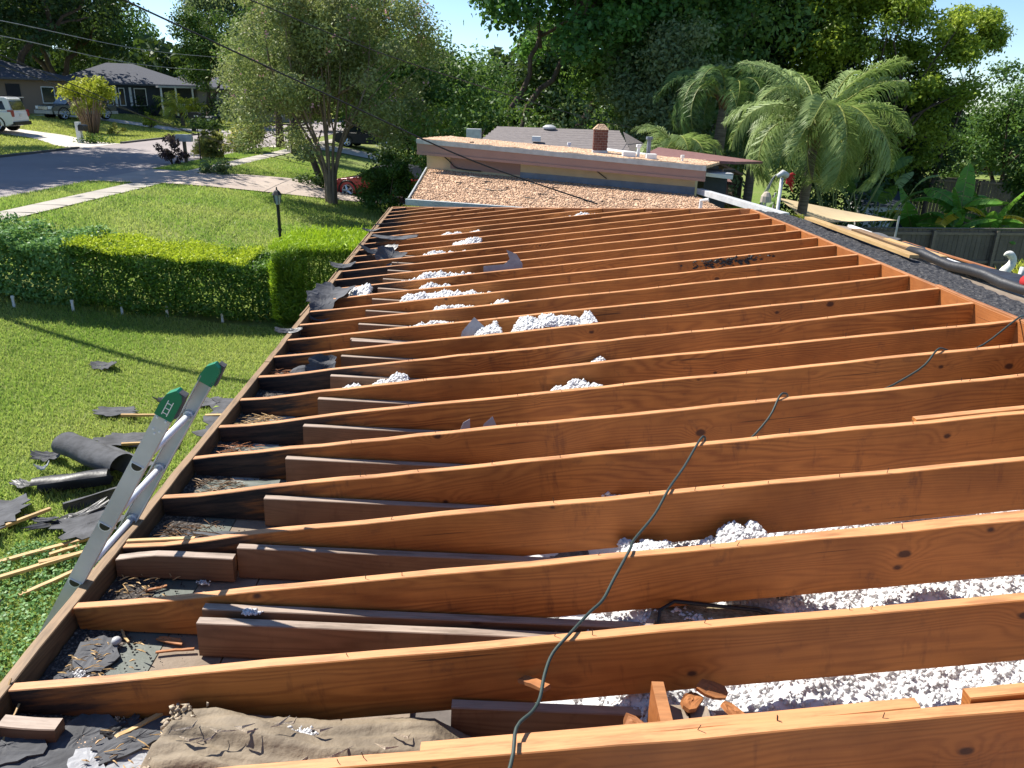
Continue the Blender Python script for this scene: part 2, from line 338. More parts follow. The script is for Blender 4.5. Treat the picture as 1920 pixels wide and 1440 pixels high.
def board(name, p0, p1, th, dep, mat, parent=None, top=None, bot=None, seg=12, rough=.0015, base=(0, 0, 0), zh=(0, 0, 1), c=.003, y0=0.):
    """sawn board: local x along its length, y thickness, z up (0 = upper edge)"""
    p0 = np.asarray(p0, float); p1 = np.asarray(p1, float); L = float(np.linalg.norm(p1-p0))
    top = top or (lambda x: 0.); bot = bot or (lambda x: -dep); V = []; F = []
    bow = rnd(-.004, .004)
    for i in range(seg+1):
        x = L*i/seg; tz = top(x)+rnd(-rough, rough); bz = bot(x); b = bow*math.sin(math.pi*i/seg)+rnd(-rough, rough)*.5+y0
        h = min(c, (tz-bz)*.2)
        V += [(x, b, bz+h), (x, b, tz-h), (x, b+h, tz), (x, b+th-h, tz+rnd(-rough, rough)*.5), (x, b+th, tz-h), (x, b+th, bz+h), (x, b+th-h, bz), (x, b+h, bz)]
    for i in range(seg):
        for j in range(8): F.append((i*8+j, i*8+(j+1) % 8, (i+1)*8+(j+1) % 8, (i+1)*8+j)[::-1])
    F += [tuple(range(8)), tuple(seg*8+j for j in range(7, -1, -1))]
    m = frame(p0-np.asarray(base), p1-p0, zh)
    return ob(name, V, F, mat, parent, matrix=m)
# ------------------------------------------------------------------ ground, road, walks
def sheet(name, xs, fy0, fy1, ny, up, mat):
    """strip between two y-limits for each x, following the ground"""
    V = []; F = []; nx = len(xs)
    for x in xs:
        a, b = fy0(x), fy1(x)
        for j in range(ny+1):
            y = a+(b-a)*j/ny; V.append((x, y, float(zg(x))+up))
    for i in range(nx-1):
        for j in range(ny):
            k = i*(ny+1)+j; F.append((k, k+ny+1, k+ny+2, k+1))
    return tag(ob(name, V, F, mat), kind='structure')
gx = np.concatenate([np.arange(-260, -60, 20), np.arange(-60, 30, .5), np.arange(30, 280, 20)]); gy = np.concatenate([np.arange(-60, 0, 10.), np.arange(0, 110, 2.), np.arange(110, 420, 25.)])
GX, GY = np.meshgrid(gx, gy, indexing='ij'); GZ = zg(GX)
nY = len(gy); idx = np.arange(len(gx)*nY).reshape(len(gx), nY)
FQ = np.stack([idx[:-1, :-1], idx[1:, :-1], idx[1:, 1:], idx[:-1, 1:]], -1).reshape(-1, 4)
tag(ob('ground', np.stack([GX, GY, GZ], -1).reshape(-1, 3), FQ, 'lawn'), kind='structure')
fx = np.arange(-22.4, -14.8, .5).tolist()+[-14.9]
sheet('road', fx, lambda x: -40, lambda x: 230, 12, .02, 'road')
sheet('sidewalk', [-13.35, -12.85, -12.4], lambda x: -30, lambda x: 200, 10, .03, 'walk')
sheet('driveway', np.linspace(-14.92, -2.6, 26), lambda x: 27.4+ss(-13.2, -4, x)*4.2, lambda x: 31.6+ss(-12.6, -8, x)*2.6-ss(-13, -14.9, x)*-.6, 4, .038, 'drive')
sheet('driveway', np.linspace(-34, -22.4, 24), lambda x: 41.0+ss(-22.4, -29, x)*5.6, lambda x: 45.2+ss(-22.4, -29, x)*4.8, 4, .03, 'drivew')
sheet('driveway', np.linspace(-14.92, -3, 24), lambda x: 47.2, lambda x: 50.6, 3, .038, 'drivew')
sheet('driveway', np.linspace(-38, -22.4, 30), lambda x: 60.2+ss(-24, -30, x)*2.4, lambda x: 63.6+ss(-24, -30, x)*1.6, 4, .03, 'drivew')
for (y0, y1) in ((-30, 40.8), (45.4, 60.0), (63.8, 200)):
    k = MB(); k.box((-22.56, y0, 1.0), (-22.38, y1, 1.33)); tag(k.build('kerb', 'kerb'), kind='structure')
# expansion joints across the near sidewalk and driveway
jb = MB()
for k in range(40): jb.box((-13.36, 14+k*1.5, 1.10), (-12.40, 14.015+k*1.5, 1.134))
tag(jb.build('sidewalk_joints', 'kerb'), kind='structure')

# ------------------------------------------------------------------ leaves
def leaf_mesh(name, Pc, Nn, size, mat, parent=None, loc=(0, 0, 0), aspect=.5, rv=None, dirs=None, sj=.35):
    n = len(Pc); Nn = Nn/(np.linalg.norm(Nn, axis=1, keepdims=True)+1e-9)
    a = RNG.normal(size=(n, 3)) if dirs is None else dirs
    a = a-Nn*(a*Nn).sum(1, keepdims=True); a /= np.linalg.norm(a, axis=1, keepdims=True)+1e-9
    b = np.cross(Nn, a); s = (size*(1+sj*RNG.uniform(-1, 1, n)))[:, None] if not hasattr(size, '__len__') else size[:, None]
    V = np.stack([Pc-a*s*.5, Pc+b*s*aspect*.5+Nn*s*.06, Pc+a*s*.5-Nn*s*.10, Pc-b*s*aspect*.5+Nn*s*.06], 1).reshape(-1, 3)
    F = np.arange(4*n).reshape(n, 4)
    rv = RNG.uniform(0, 1, n) if rv is None else rv
    return ob(name, V, F, mat, parent, loc, rnda=np.repeat(rv, 4))
def crown_pts(c, r, ncl, per, cr, inner=.35, flat=.75, low=-.6, lump=1.):
    """clumps spread through an ellipsoid's volume, leaves spread through every clump"""
    c = np.array(c, float); r = np.array(r, float); P = []; N = []; Rv = []; CC = []
    for k in range(ncl):
        d = RNG.normal(size=3); d /= np.linalg.norm(d)
        if d[2] < low: d[2] = -d[2]*.5
        rad = 1-RNG.uniform(0, 1)**1.4*(1-inner)*1.0
        cc = c+r*d*rad; q = cr*(RNG.uniform(.6, 1.35)); CC.append((cc, q))
        m = int(per*RNG.uniform(.6, 1.3)*(q/cr)**1.5)
        dd = RNG.normal(size=(m, 3)); dd /= np.linalg.norm(dd, axis=1, keepdims=True)
        rr = RNG.uniform(0, 1, m)**.4*(1+.35*RNG.normal(size=m)*.5)
        off = dd*rr[:, None]*q; off[:, 2] *= flat
        P.append(cc+off); N.append(dd*.7+RNG.normal(size=(m, 3))*.6+np.array([0, 0, .45])); Rv.append(np.clip(RNG.uniform(0, 1)+.3*RNG.normal(size=m), 0, 1))
    return np.concatenate(P), np.concatenate(N), np.concatenate(Rv), CC
def tree(name, label, base, height, crown_c, crown_r, ncl, per, leaf, mat, cr, trunk_r=.25, bark='bark', lean=(0, 0), fork=3, group=None, inner=.35, low=-.6, asp=.5, flat=.75, cat='tree', limbs=14, extra=None):
    """crown_c is relative to the tree's base"""
    t = thing(name, label, cat, base, 0, group)
    P, N, Rv, CC = crown_pts(crown_c, crown_r, ncl, per, cr, inner, flat, low)
    leaf_mesh('crown', P, N, leaf, mat, t, aspect=asp, rv=Rv)
    mb = MB(); top = np.array([crown_c[0]+lean[0], crown_c[1]+lean[1], crown_c[2]*.62+.2])
    def limb(a, b, r0, r1, n=6, wob=.05):
        L = np.linalg.norm(np.subtract(b, a)); pts = []
        for i in range(n+1):
            u = i/n; p = np.array(a)*(1-u)+np.array(b)*u+RNG.normal(size=3)*wob*L*.4*math.sin(math.pi*u); p[2] += .08*L*math.sin(math.pi*u); pts.append(p)
        mb.tube(pts, [r0+(r1-r0)*i/n for i in range(n+1)], 7); return pts
    if fork <= 1:
        limb((0, 0, -.2), top, trunk_r, trunk_r*.5, 8, .03); st = [top]
    else:
        st = []
        f0 = np.array([0, 0, height*.12])
        mb.tube([(0, 0, -.2), f0], [trunk_r*1.15, trunk_r], 9)
        for k in range(fork):
            a = 2*math.pi*k/fork+rnd(0, 1); q = top+np.array([math.cos(a), math.sin(a), 0])*np.array(crown_r)*rnd(.2, .4)
            limb(f0+np.array([math.cos(a), math.sin(a), 0])*trunk_r*.3, q, trunk_r*.55, trunk_r*.28, 8, .05); st.append(q)
    ids = RNG.choice(len(CC), min(limbs, len(CC)), replace=False)
    for j in ids:
        cc = CC[j][0]; s = min(st, key=lambda q: np.linalg.norm(q-cc)); s = s+(np.array([0, 0, -1.])*rnd(0, .2)*crown_c[2]*.3)
        limb(s, cc, trunk_r*.26, trunk_r*.06, 5, .10)
    mb.build('trunk', bark, t, smooth=True)
    if extra: extra(t, P, CC)
    return t

# ------------------------------------------------------------------ the house whose roof is being stripped
HB = np.array([O[0]+.5, 1.0, 0.])
house = thing('house_under_repair', 'house with its low roof stripped to bare orange pine rafters', 'house', HB)
def hb(*a, **k): return board(*a, parent=house, base=HB, **k)
SA, SB, TB = 13.09, 9.126, 4.640
def t_end(s): return WID if s <= SB else TB*(SA-s)/(SA-SB)
TH = .038
for i in range(-2, 29):
    s = si(i); te = t_end(s)-.01; t0 = .047
    if te < .25: continue
    ch = {-1: .3, 0: .2, 1: .55, 2: .10, 3: 1.0, 4: 1.05, 5: 1.0, 6: 1.15, 7: .8, 8: 1.25, 9: .55, 10: .45, 11: .4, 12: .45, 13: .5, 14: 1.15, 15: .9, 16: 1.1, 17: .6}.get(i, .5 if i % 2 else .75)
    rot = {3: .030, 4: .012, 6: .026, 7: .018, 8: .02, 1: .006}.get(i, .004)
    c = math.sqrt(1+SL*SL); dh = SL-JS
    def top(x, rot=rot, ph=rnd(0, 6)): return -.65*rot*math.exp(-((x-.22)/.2)**2)+.0015*math.sin(x*5+ph)
    def bot(x, L=(te-t0)*c): return -min(.225, DKO+(x+t0)*dh)
    jit = rnd(-.012, .012) if i > 3 else 0
    r_ = hb('rafter', RP(s, t0), RP(s+jit, te), TH, .225, 'rafter', top=top, bot=bot, seg=28, rough=.0022 if i < 9 else .001)
    r_['char'] = float(ch*.78)
# sistered boards and filler strips beside rafters
def sis(i, a, b, up0, up1, d=.14, off=.001, k=0, mat='rafter'):
    s = si(i)+TH*(k+1)+off; return hb('sister_board', RP(s, a, up0), RP(s, b, up1), TH, d, mat, seg=12, rough=.001)
sis(0, 1.35, 2.62, -.012, -.004)
sis(0, 2.74, 4.5, .012, .030)
sis(2, 2.42, 4.5, -.022, .004, .2)
sis(4, 3.45, 4.6, .004, .012, .2)
sis(20, 3.0, 3.62, .004, .006, .2)
# outer fascia: a weathered inner and outer board, in three lengths
for a, b in ((-.6, 5.05), (5.06, 9.3), (9.31, SA)):
    hb('fascia_board', RP(a, .0), RP(b, .0), .043, .14, 'fascia', seg=40, rough=.003, y0=-.043)
hb('outer_trim', RP(6.3, -.035, -.006), RP(SA, -.035, -.006), .018, .10, 'fascia', seg=30, rough=.003, y0=-.018)
hb('ridge_board', RP(-1.5, WID, 0), RP(SB, WID, 0), .038, .235, 'ridge', seg=40, rough=.002, y0=-.038)
dh_ = RP(SB, TB)-RP(SA, 0)
hb('end_header', RP(SA, 0, .002), RP(SB, TB, .002), .038, .235, 'ridge', seg=24, rough=.002)
gp = MB(); gp.box((.34, -.004, -.15), (.75, -.001, -.002)); 
# ceiling joists (with the pair near the camera) – their ends sit on the wall plate
for i in range(0, 19):
    s = si(i); tj = 1.42 if i == 1 else .53; L = {1: 1.6, 2: 1.95}.get(i, 2.2)
    g = .012 if i != 2 else .075
    hb('ceiling_joist', DP(s-g-TH, tj, .142), DP(s-g-TH, min(tj+3.4, t_end(s)-.1), .142), TH, .14, 'joist', seg=10, rough=.0008)
    if i == 2: hb('ceiling_joist', DP(s-.012-TH, tj, .152), DP(s-.012-TH, tj+3.2, .152), TH, .14, 'joist', seg=10, rough=.0008)
    if i == 10: hb('ceiling_joist', DP(s-.075-TH, tj+.02, .150), DP(s-.075-TH, tj+3.2, .150), TH, .14, 'joist', seg=10, rough=.0008)
# lookout blocks at the eave
hb('lookout_block', DP(si(3)-.085, .055, .085), DP(si(3)-.085, .52, .085), .042, .08, 'joist', seg=6, top=lambda x: .028*math.sin(min(x/.2, 1)*1.57)-.0*x)
hb('lookout_block', DP(si(1)-.11, .07, .06), DP(si(1)-.11, .24, .055), .05, .058, 'joist', seg=4)
# eave deck: grit band, green-grey membrane, wide planks – one run per bay
fl = MB(); fl2 = MB(); fl3 = MB()
a0, a1 = -.7, SA-.2
def strip(mb, t0, t1, s0, s1, up, th=.018):
    a, b, c, d = DP(s0, t0, up), DP(s1, t0, up), DP(s1, t1, up), DP(s0, t1, up); dn = np.array([0, 0, -th])
    mb.add([p-HB for p in (a, b, c, d)]+[p-HB+dn for p in (a, b, c, d)], [(3, 2, 1, 0), (4, 5, 6, 7), (0, 1, 5, 4), (1, 2, 6, 5), (2, 3, 7, 6), (3, 0, 4, 7)])
gr = []; nn = 260
for (lo, hi, mat, nm, upz, cell) in ((.045, .245, 'grit', 'grit_layer', -.003, .012),):
    ns = int((a1-a0)/.02); ntt = 12; V = []; F = []
    for a in range(ns+1):
        for b in range(ntt+1):
            edge = (b == ntt)
            tt = lo+(hi-lo)*b/ntt+(rnd(-.03, .03) if edge else 0)
            V.append(DP(a0+(a1-a0)*a/ns, tt, upz+rnd(0, .007)*(0 if edge else 1)+(.0 if not edge else -.004))-HB)
    for a in range(ns):
        for b in range(ntt):
            k = a*(ntt+1)+b; F.append((k, k+1, k+ntt+2, k+ntt+1))
    ob(nm, V, F, mat, house)['kind'] = 'stuff'
for s0, s1, m_ in ((-.7, 2.35, 'membrane'), (2.36, 2.78, 'membrane'), (2.79, 3.2, 'plank'), (3.21, 4.55, 'whitewood'), (4.56, 8.6, 'plank'), (8.61, SA-.7, 'plank')):
    q = MB(); strip(q, .0, .22, s0, s1, -.012); q.build('soffit_board', m_, house)
    q = MB(); strip(q, .223, .375, s0+.02, s1-.004, -.004); q.build('soffit_board', m_ if m_ != 'plank' else 'membrane', house)
for a, b in ((.378, .60), (.606, .83), (.836, 1.06), (1.066, 1.28)):
    for s0, s1 in ((-.7, 1.2), (1.206, 2.9), (2.906, 5.2), (5.206, 9.), (9.006, SA-1.3 if a < .7 else SA-1.9)):
        q = MB(); strip(q, a, b, s0, s1, -.005-rnd(0, .003)); q.build('deck_plank', 'plank', house)
# ridge of membrane fold on the second bay
# ceiling underneath
q = MB(); strip(q, 1.0, WID, -1.2, SB, -.03, .02); q.add([DP(SB, 1.0, -.03)-HB, DP(SB, TB, -.03)-HB, DP(SA-1.2, 1.0, -.03)-HB], [(0, 1, 2)]); q.build('ceiling', 'gyp', house)
# house wall below the eave, soffit underside and far-end wall
wb = MB()
def wallseg(mb, p, q_, z1a, z1b, th=.18):
    p = np.array(p, float); q_ = np.array(q_, float); d = q_-p; d /= np.linalg.norm(d); n = np.array([-d[1], d[0], 0])*th
    V = [(*p[:2], -1.4), (*q_[:2], -1.4), (*(q_+n)[:2], -1.4), (*(p+n)[:2], -1.4), (*p[:2], z1a), (*q_[:2], z1b), (*(q_+n)[:2], z1b), (*(p+n)[:2], z1a)]
    mb.add([np.array(v)-HB for v in V], [(0, 3, 2, 1), (4, 5, 6, 7), (0, 1, 5, 4), (1, 2, 6, 5), (2, 3, 7, 6), (3, 0, 4, 7)])
wallseg(wb, RP(-.7, .60), RP(SA-1.1, .60), 2.30, 2.30); wallseg(wb, RP(SA-.6, .6), RP(SB+.1, TB-.3), 2.28, 2.28); wb.build('wall', 'creamwall', house)
# old roofing left beyond the ridge, sloping the other way
def QP(s, u, up=0.): return O+E3*WID+D1*s+np.array([E[0], E[1], -SL])*u+np.array([0, 0, up])
V = []; F = []; ns, nu = 260, 22; q0, q1 = -1.2, SB+.15
for a in range(ns+1):
    for b in range(nu+1):
        s = q0+(q1-q0)*a/ns; wdt = .62+.10*math.sin(s*1.1)+.02*math.sin(s*9)
        V.append(QP(s, .006+wdt*b/nu, -.012+RNG.uniform(-.006, .010)*(1 if b else .3)+.006*math.sin(s*7+b))-HB)
for a in range(ns):
    for b in range(nu):
        k = a*(nu+1)+b; F.append((k, k+1, k+nu+2, k+nu+1))
ob('old_roofing', V, F, 'asphalt_strip', house)['kind'] = 'stuff'
q = MB()
for (u0, u1, up) in ((.0, 1.28, -.035),):
    a, b, c, d = QP(q0, u0, up), QP(q1, u0, up), QP(q1, u1, up), QP(q0, u1, up); dn = np.array([0, 0, -.03])
    q.add([p-HB for p in (a, b, c, d)]+[p-HB+dn for p in (a, b, c, d)], [(3, 2, 1, 0), (4, 5, 6, 7), (0, 1, 5, 4), (1, 2, 6, 5), (2, 3, 7, 6), (3, 0, 4, 7)])
q.build('roof_deck', 'plank', house)
hb('white_drip_edge', QP(q0, 1.30, -.005), QP(q1, 1.30, -.005), .05, .12, 'white', seg=6, rough=0)
hb('ridge_cap_strip', QP(3.3, .0, .012), QP(5.2, .0, .012), .03, .02, 'redwood', seg=10, rough=.002, y0=-.03)
wb = MB(); wallseg(wb, QP(SB, 1.0), QP(-1.2, 1.0), 2.5, 2.5); wb.build('wall', 'creamwall', house)
# nail stubs standing on rafter tops
nb = MB()
for i in range(0, 12):
    for k in range(9):
        t = rnd(.8, 4.4)
        if t > t_end(si(i))-.1: continue
        p = RP(si(i)+rnd(.006, .03), t, -.003); nb.tube([p-HB, p-HB+np.array([rnd(-.006, .006), rnd(-.006, .006), rnd(.012, .03)])], .0013, 4)
nb.build('nail_stubs', 'black', house)['kind'] = 'stuff'
# small blocks in the bays at the camera end
q = MB(); a = DP(si(0)+.115, 2.00, 0)-HB; q.box((a[0], a[1], a[2]), (a[0]+.035, a[1]+.2, a[2]+.31)); q.build('spacer_block', 'ridge', house)
for dx in (.045, .11):
    q = MB(); a = DP(si(0)+.10, 2.0+dx, 0)-HB; q.box((a[0], a[1], a[2]), (a[0]+.058, a[1]+.2, a[2]+.24)); q.build('spacer_block', 'plank', house)
hb('brace_stick', DP(si(1)+.10, 2.02, .19), DP(si(1)+.33, 2.12, .21), .03, .03, 'joist', seg=3)
# ------------------------------------------------------------------ insulation
OCT = np.array([(1, 0, 0), (-1, 0, 0), (0, 1, 0), (0, -1, 0), (0, 0, 1), (0, 0, -1)], float)
OF = np.array([(0, 2, 4), (2, 1, 4), (1, 3, 4), (3, 0, 4), (2, 0, 5), (1, 2, 5), (3, 1, 5), (0, 3, 5)])
def fluff(P, r, name, mat, kind=None, extra=None, base=None):
    n = len(P); s = r*RNG.uniform(.5, 1.6, (n, 1, 1))*RNG.uniform(.75, 1.3, (n, 1, 3)); jit = OCT[None]+RNG.normal(size=(n, 6, 3))*.13
    V = (P[:, None, :]+jit*s).reshape(-1, 3); F = (np.arange(n)[:, None, None]*6+OF[None]).reshape(-1, 3)
    if extra is not None:
        EV, EF = extra; F = np.concatenate([F, EF+len(V)]); V = np.concatenate([V, EV])
    b = np.zeros(3) if base is None else base
    return ob(name, V-b, F, mat, None, b, smooth=True)
def lump(s0, s1, t0, t1, hfun, n, r, name='insulation_bed', kind=None, step=.03, up0=-.03):
    ns, nt = max(3, int((s1-s0)/step)), max(3, int((t1-t0)/step)); ph = RNG.uniform(0, 6, 8)
    def hh(s, t): return hfun(s, t)+.011*math.sin(s*38+ph[4]+1.2*math.sin(t*17))*math.sin(t*34+ph[5]+1.2*math.sin(s*15))+.005*math.sin(s*71+ph[6])*math.sin(t*67+ph[7])+.02*math.sin(s*11+ph[0]+3*math.sin(t*4+ph[1]))+.018*math.sin(t*13+ph[2]+2*math.sin(s*9+ph[3]))
    V = np.array([DP(s0+(s1-s0)*a/ns, t0+(t1-t0)*b/nt, max(up0, hh(s0+(s1-s0)*a/ns, t0+(t1-t0)*b/nt))) for a in range(ns+1) for b in range(nt+1)])
    k = np.arange(ns)[:, None]*(nt+1)+np.arange(nt)[None]; k = k.ravel()
    EF = np.concatenate([np.stack([k, k+1, k+nt+2], 1), np.stack([k, k+nt+2, k+nt+1], 1)])
    P = []
    for _ in range(n):
        s, t = rnd(s0, s1), rnd(t0, t1); h = hh(s, t)
        if h > .02: P.append(DP(s, t, h+rnd(-.008, .012)))
    P = np.array(P); b = DP((s0+s1)/2, (t0+t1)/2, 0)
    return fluff(P, r, name, 'insul', extra=(V, EF), base=b)
def bedh(s, t):
    h = .165+.05*(t-2)+.03*math.sin(s*3+t*2.2)
    e = ss(1.82+.25*math.sin(s*5.1)+.1*math.sin(s*13), 2.15+.25*math.sin(s*5.1), t)
    return -.05+(h+.05)*float(e)
tag(lump(1.0, 3.7, 1.6, 4.3, bedh, 50000, .0078, step=.02), 'bed of loose white insulation wool lying between the nearest bare rafters', 'insulation', kind='stuff')
tag(lump(3.7, SB, 1.9, 4.5, lambda s, t: .10+.03*math.sin(s*3+t*2), 500, .02, step=.08), 'thin layer of white insulation deep under the farther rafters', 'insulation', kind='stuff')
# heaps: bay, t centre, t half-width, crest above the local roof plane, offset in the bay
PL = [(20, .90, .30, .035, 'small white insulation heap in the farthest stripped bays by the eave'),
      (18, 1.02, .20, .05, 'small steep insulation heap just nearer than the farthest one'),
      (17, .80, .32, .025, 'low crumbly insulation ridge below the two farthest heaps'),
      (14, .82, .42, .03, 'long white insulation heap with grey felt scrap at its right end'),
      (13, .70, .40, .0, 'flat row of insulation lumps in the bay nearer than the felt scrap'),
      (12, .86, .30, .04, 'rounded insulation heap in the middle of the left bays'),
      (12, 1.28, .16, -.0, 'small insulation lump beside the rounded heap'),
      (11, 1.15, .42, -.005, 'thin line of insulation crumbs along a middle rafter'),
      (10, .95, .25, -.02, 'few insulation tufts in front of the thin line of crumbs'),
      (9, 1.52, .28, .055, 'tall ragged white insulation heap beside the triangular felt scrap'),
      (9, 1.98, .24, .065, 'broad domed white insulation heap in the centre of the roof'),
      (7, .74, .26, .02, 'spiky insulation tufts above a ceiling joist left of centre'),
      (7, 2.06, .14, -.005, 'tiny insulation tuft right of centre between rafters'),
      (6, 1.98, .22, -.005, 'small line of insulation crumbs right of centre one bay nearer'),
      (21, 2.42, .34, .03, 'smooth white insulation mound near the far end header'),
      (2, 2.10, .12, .0, 'white insulation tuft just beyond the green cable'),
      (2, 2.44, .17, .02, 'fluffy white insulation mound right of the green cable'),
      (13, .10, .16, .05, 'white insulation clump lying on torn felt at the eave')]
for (i, tc, hw, up, lab) in PL:
    s0 = si(i)+TH+.01; s1 = si(i+1)-.01
    tc = tc+.034*si(i); dz = -.062 if i > 8 else (-.085 if i > 4 else -.17); hw *= .92
    DM = [(tc+rnd(-.85, .85)*hw, rnd(.05, .12)*(1.15 if hw > .3 else .9), rnd(.84, 1.0)) for _ in range(int(5+hw*18))]
    def hf(s, t, tc=tc, hw=hw, up=up+dz, s0=s0, s1=s1, q=rnd(0, 6)):
        v = (s-(s0+s1)/2+.03)/((s1-s0)*.60); roof = DKO+(SL-JS)*t+up; e = 0.
        for tk, rk, hk in DM:
            d = ((t-tk)/rk)**2+(v*1.05)**2
            if d < 1: e = max(e, hk*(roof+.03)-rk*.55*(1-math.sqrt(1-d))-.0*d if roof > 0 else 0)
        return -.03+e if e > 0 else -.03
    far = i > 10
    tag(lump(s0, s1, tc-hw, tc+hw, hf, 1300 if far else 3400, .011 if far else .0078, 'insulation_heap', step=.025), lab, 'insulation', 'heaps of loose white insulation')
def tuft(p, n, r, lab, spread=.03):
    P = np.array(p)+RNG.normal(size=(n, 3))*np.array([spread, spread*.6, spread*.30]); P[:, 2] = np.abs(P[:, 2]-p[2])+p[2]
    return tag(fluff(P, r, 'insulation_tuft', 'insul', base=np.array(p, float)), lab, 'insulation', 'stray tufts of insulation')
tuft(DP(si(1)+.352, .70, .150), 160, .0045, 'small white tuft resting on the rear of the paired joists', .014)
tuft(DP(si(0)+.24, .98, .118), 420, .0048, 'white tuft on the far edge of the brown paper batt', .02)
tuft(DP(si(0)+.13, .50, .004), 170, .0042, 'white tuft on the grey planks left of the brown batt', .018)
tuft(DP(si(1)+.17, .17, .01), 60, .004, 'grey-white tuft on the tar scrap in the near eave bay', .014)
tuft(DP(si(2)+.3, .40, .01), 50, .004, 'tiny tuft under the short lookout block', .014)

# ------------------------------------------------------------------ scraps and sheets
def scrap(name, lab, cat, c, w, l, rz, mat, th=.005, curl=.0, tilt=(0, 0), n=26, jag=.14, grp=None, hole=None, bend=None):
    """torn sheet: a jagged outline filled by rings, with its own thickness"""
    ang = [2*math.pi*k/n for k in range(n)]; R = []
    for a in ang:
        e = 1/max(abs(math.cos(a)), abs(math.sin(a)))**.75; R.append(e*(1+rnd(-jag, jag)))
    V = []; F = []; rings = 5
    for q in range(rings+1):
        f = q/rings
        for a, r_ in zip(ang, R):
            x, y = math.cos(a)*r_*f*w/2, math.sin(a)*r_*f*l/2
            z = curl*(x/(w/2))**2+(bend(x, y) if bend else 0)+rnd(-.002, .002)+.15*curl*math.sin(y*14/l)
            V.append((x, y, z))
    N = len(V)
    for q in range(rings):
        for k in range(n):
            F.append((q*n+k, q*n+(k+1) % n, (q+1)*n+(k+1) % n, (q+1)*n+k))
    V += [(x, y, z-th) for x, y, z in V]
    F += [tuple(i+N for i in f[::-1]) for f in F[:rings*n]]
    b = rings*n; F += [(b+k, b+(k+1) % n, N+b+(k+1) % n, N+b+k) for k in range(n)]
    o = ob(name, V, F, mat, None, c); o.rotation_euler = (tilt[0], tilt[1], rz)
    return tag(o, lab, cat, grp)
def stick(lab, a, b, w=.03, h=.015, mat='lath', grp='loose wood strips', name='wood_strip', cat='wood strip', base=None):
    o = board(name, a, b, w, h, mat, seg=6, rough=.002, c=.001); return tag(o, lab, cat, grp)
def G(x, y, up=.02): return np.array([x, y, float(zg(x))+up])
# felt scraps standing among the rafters
def stand(lab, p, poly, rx, rz, mat='tarl', th=.004, name='felt_scrap'):
    m = MB(); m.prism(poly, 0, th); o = m.build(name, mat, None, p); o.rotation_euler = (rx, 0, rz)
    return tag(o, lab, 'felt scrap', 'torn felt scraps caught between rafters')
stand('triangular grey felt scrap standing beside the ragged insulation heap', DP(si(9)+.24, 1.43, .17), [(-.10, -.05), (.14, -.05), (.12, .13), (.03, .215), (-.06, .11)], -.25, .1)
stand('fish-tail shaped grey felt scrap standing at the end of the long insulation heap', DP(si(14)+.24, 1.55, .32), [(-.02, -.08), (.36, -.06), (.36, .06), (.30, .15), (.20, .19), (.235, .10), (.18, .05), (-.02, .03)], -.15, .05)
stand('left of two small pointed felt shards in a bay left of centre', DP(si(5)+.2, 1.38, .18), [(-.02, -.04), (.075, -.04), (.07, .11), (.035, .09)], -.2, .1)
stand('right of two small pointed felt shards in a bay left of centre', DP(si(5)+.2, 1.50, .18), [(-.02, -.04), (.10, -.04), (.10, .06), (.065, .135), (.02, .09)], -.2, -.1)
scrap('felt_scrap', 'dark curled felt sheet lying over the eave rafters at the far left', 'felt scrap', RP(si(20)+.1, .42, .02), .55, .22, .1, 'tar', curl=.03, grp='torn felt sheets at the eave')
scrap('felt_scrap', 'black crumpled felt in the dark far eave bay', 'felt scrap', RP(si(18)+.2, .30, -.01), .42, .36, .3, 'tarshiny', curl=.08, grp='torn felt sheets at the eave')
scrap('felt_scrap', 'grey upright felt flap beside the far crumpled felt', 'felt scrap', RP(si(17)+.1, .50, .0), .30, .26, -.4, 'tar', curl=.06, tilt=(.5, .3), grp='torn felt sheets at the eave')
scrap('felt_scrap', 'grey felt under the eave clump of white insulation', 'felt scrap', RP(si(13)+.1, .13, .01), .30, .50, -.2, 'tar', curl=.05, tilt=(.1, .1), grp='torn felt sheets at the eave')
scrap('felt_scrap', 'striped grey felt flap hanging at the eave just nearer than the insulation clump', 'felt scrap', RP(si(12)+.12, .12, .0), .20, .32, .1, 'tar', curl=.03, tilt=(.55, .1), grp='torn felt sheets at the eave')
scrap('felt_scrap', 'pointed black felt piece poking over the eave board beside the tall shrub', 'felt scrap', RP(si(10)+.25, .0, .005), .20, .12, .2, 'tarshiny', curl=.02, grp='torn felt sheets at the eave')
scrap('felt_scrap', 'dark felt piece poking over the eave board at mid distance', 'felt scrap', RP(si(16)+.2, .02, .02), .26, .20, .2, 'tar', curl=.04, grp='torn felt sheets at the eave')
scrap('felt_scrap', 'small felt flap over the far eave edge near the corner', 'felt scrap', RP(si(22)+.2, .0, .01), .24, .14, -.1, 'tarshiny', curl=.03, grp='torn felt sheets at the eave')
scrap('felt_scrap', 'folded dark felt heap in the middle eave bay behind the ladder tops', 'felt scrap', DP(si(8)+.20, .30, .05), .22, .26, .2, 'tar', curl=-.07, tilt=(.25, .1), grp='torn felt sheets at the eave')
scrap('felt_scrap', 'grey felt tongue leaning on the charred rafter near the folded felt', 'felt scrap', DP(si(8)+.30, .42, .08), .20, .16, -.2, 'tar', curl=.05, tilt=(.9, .0), grp='torn felt sheets at the eave')
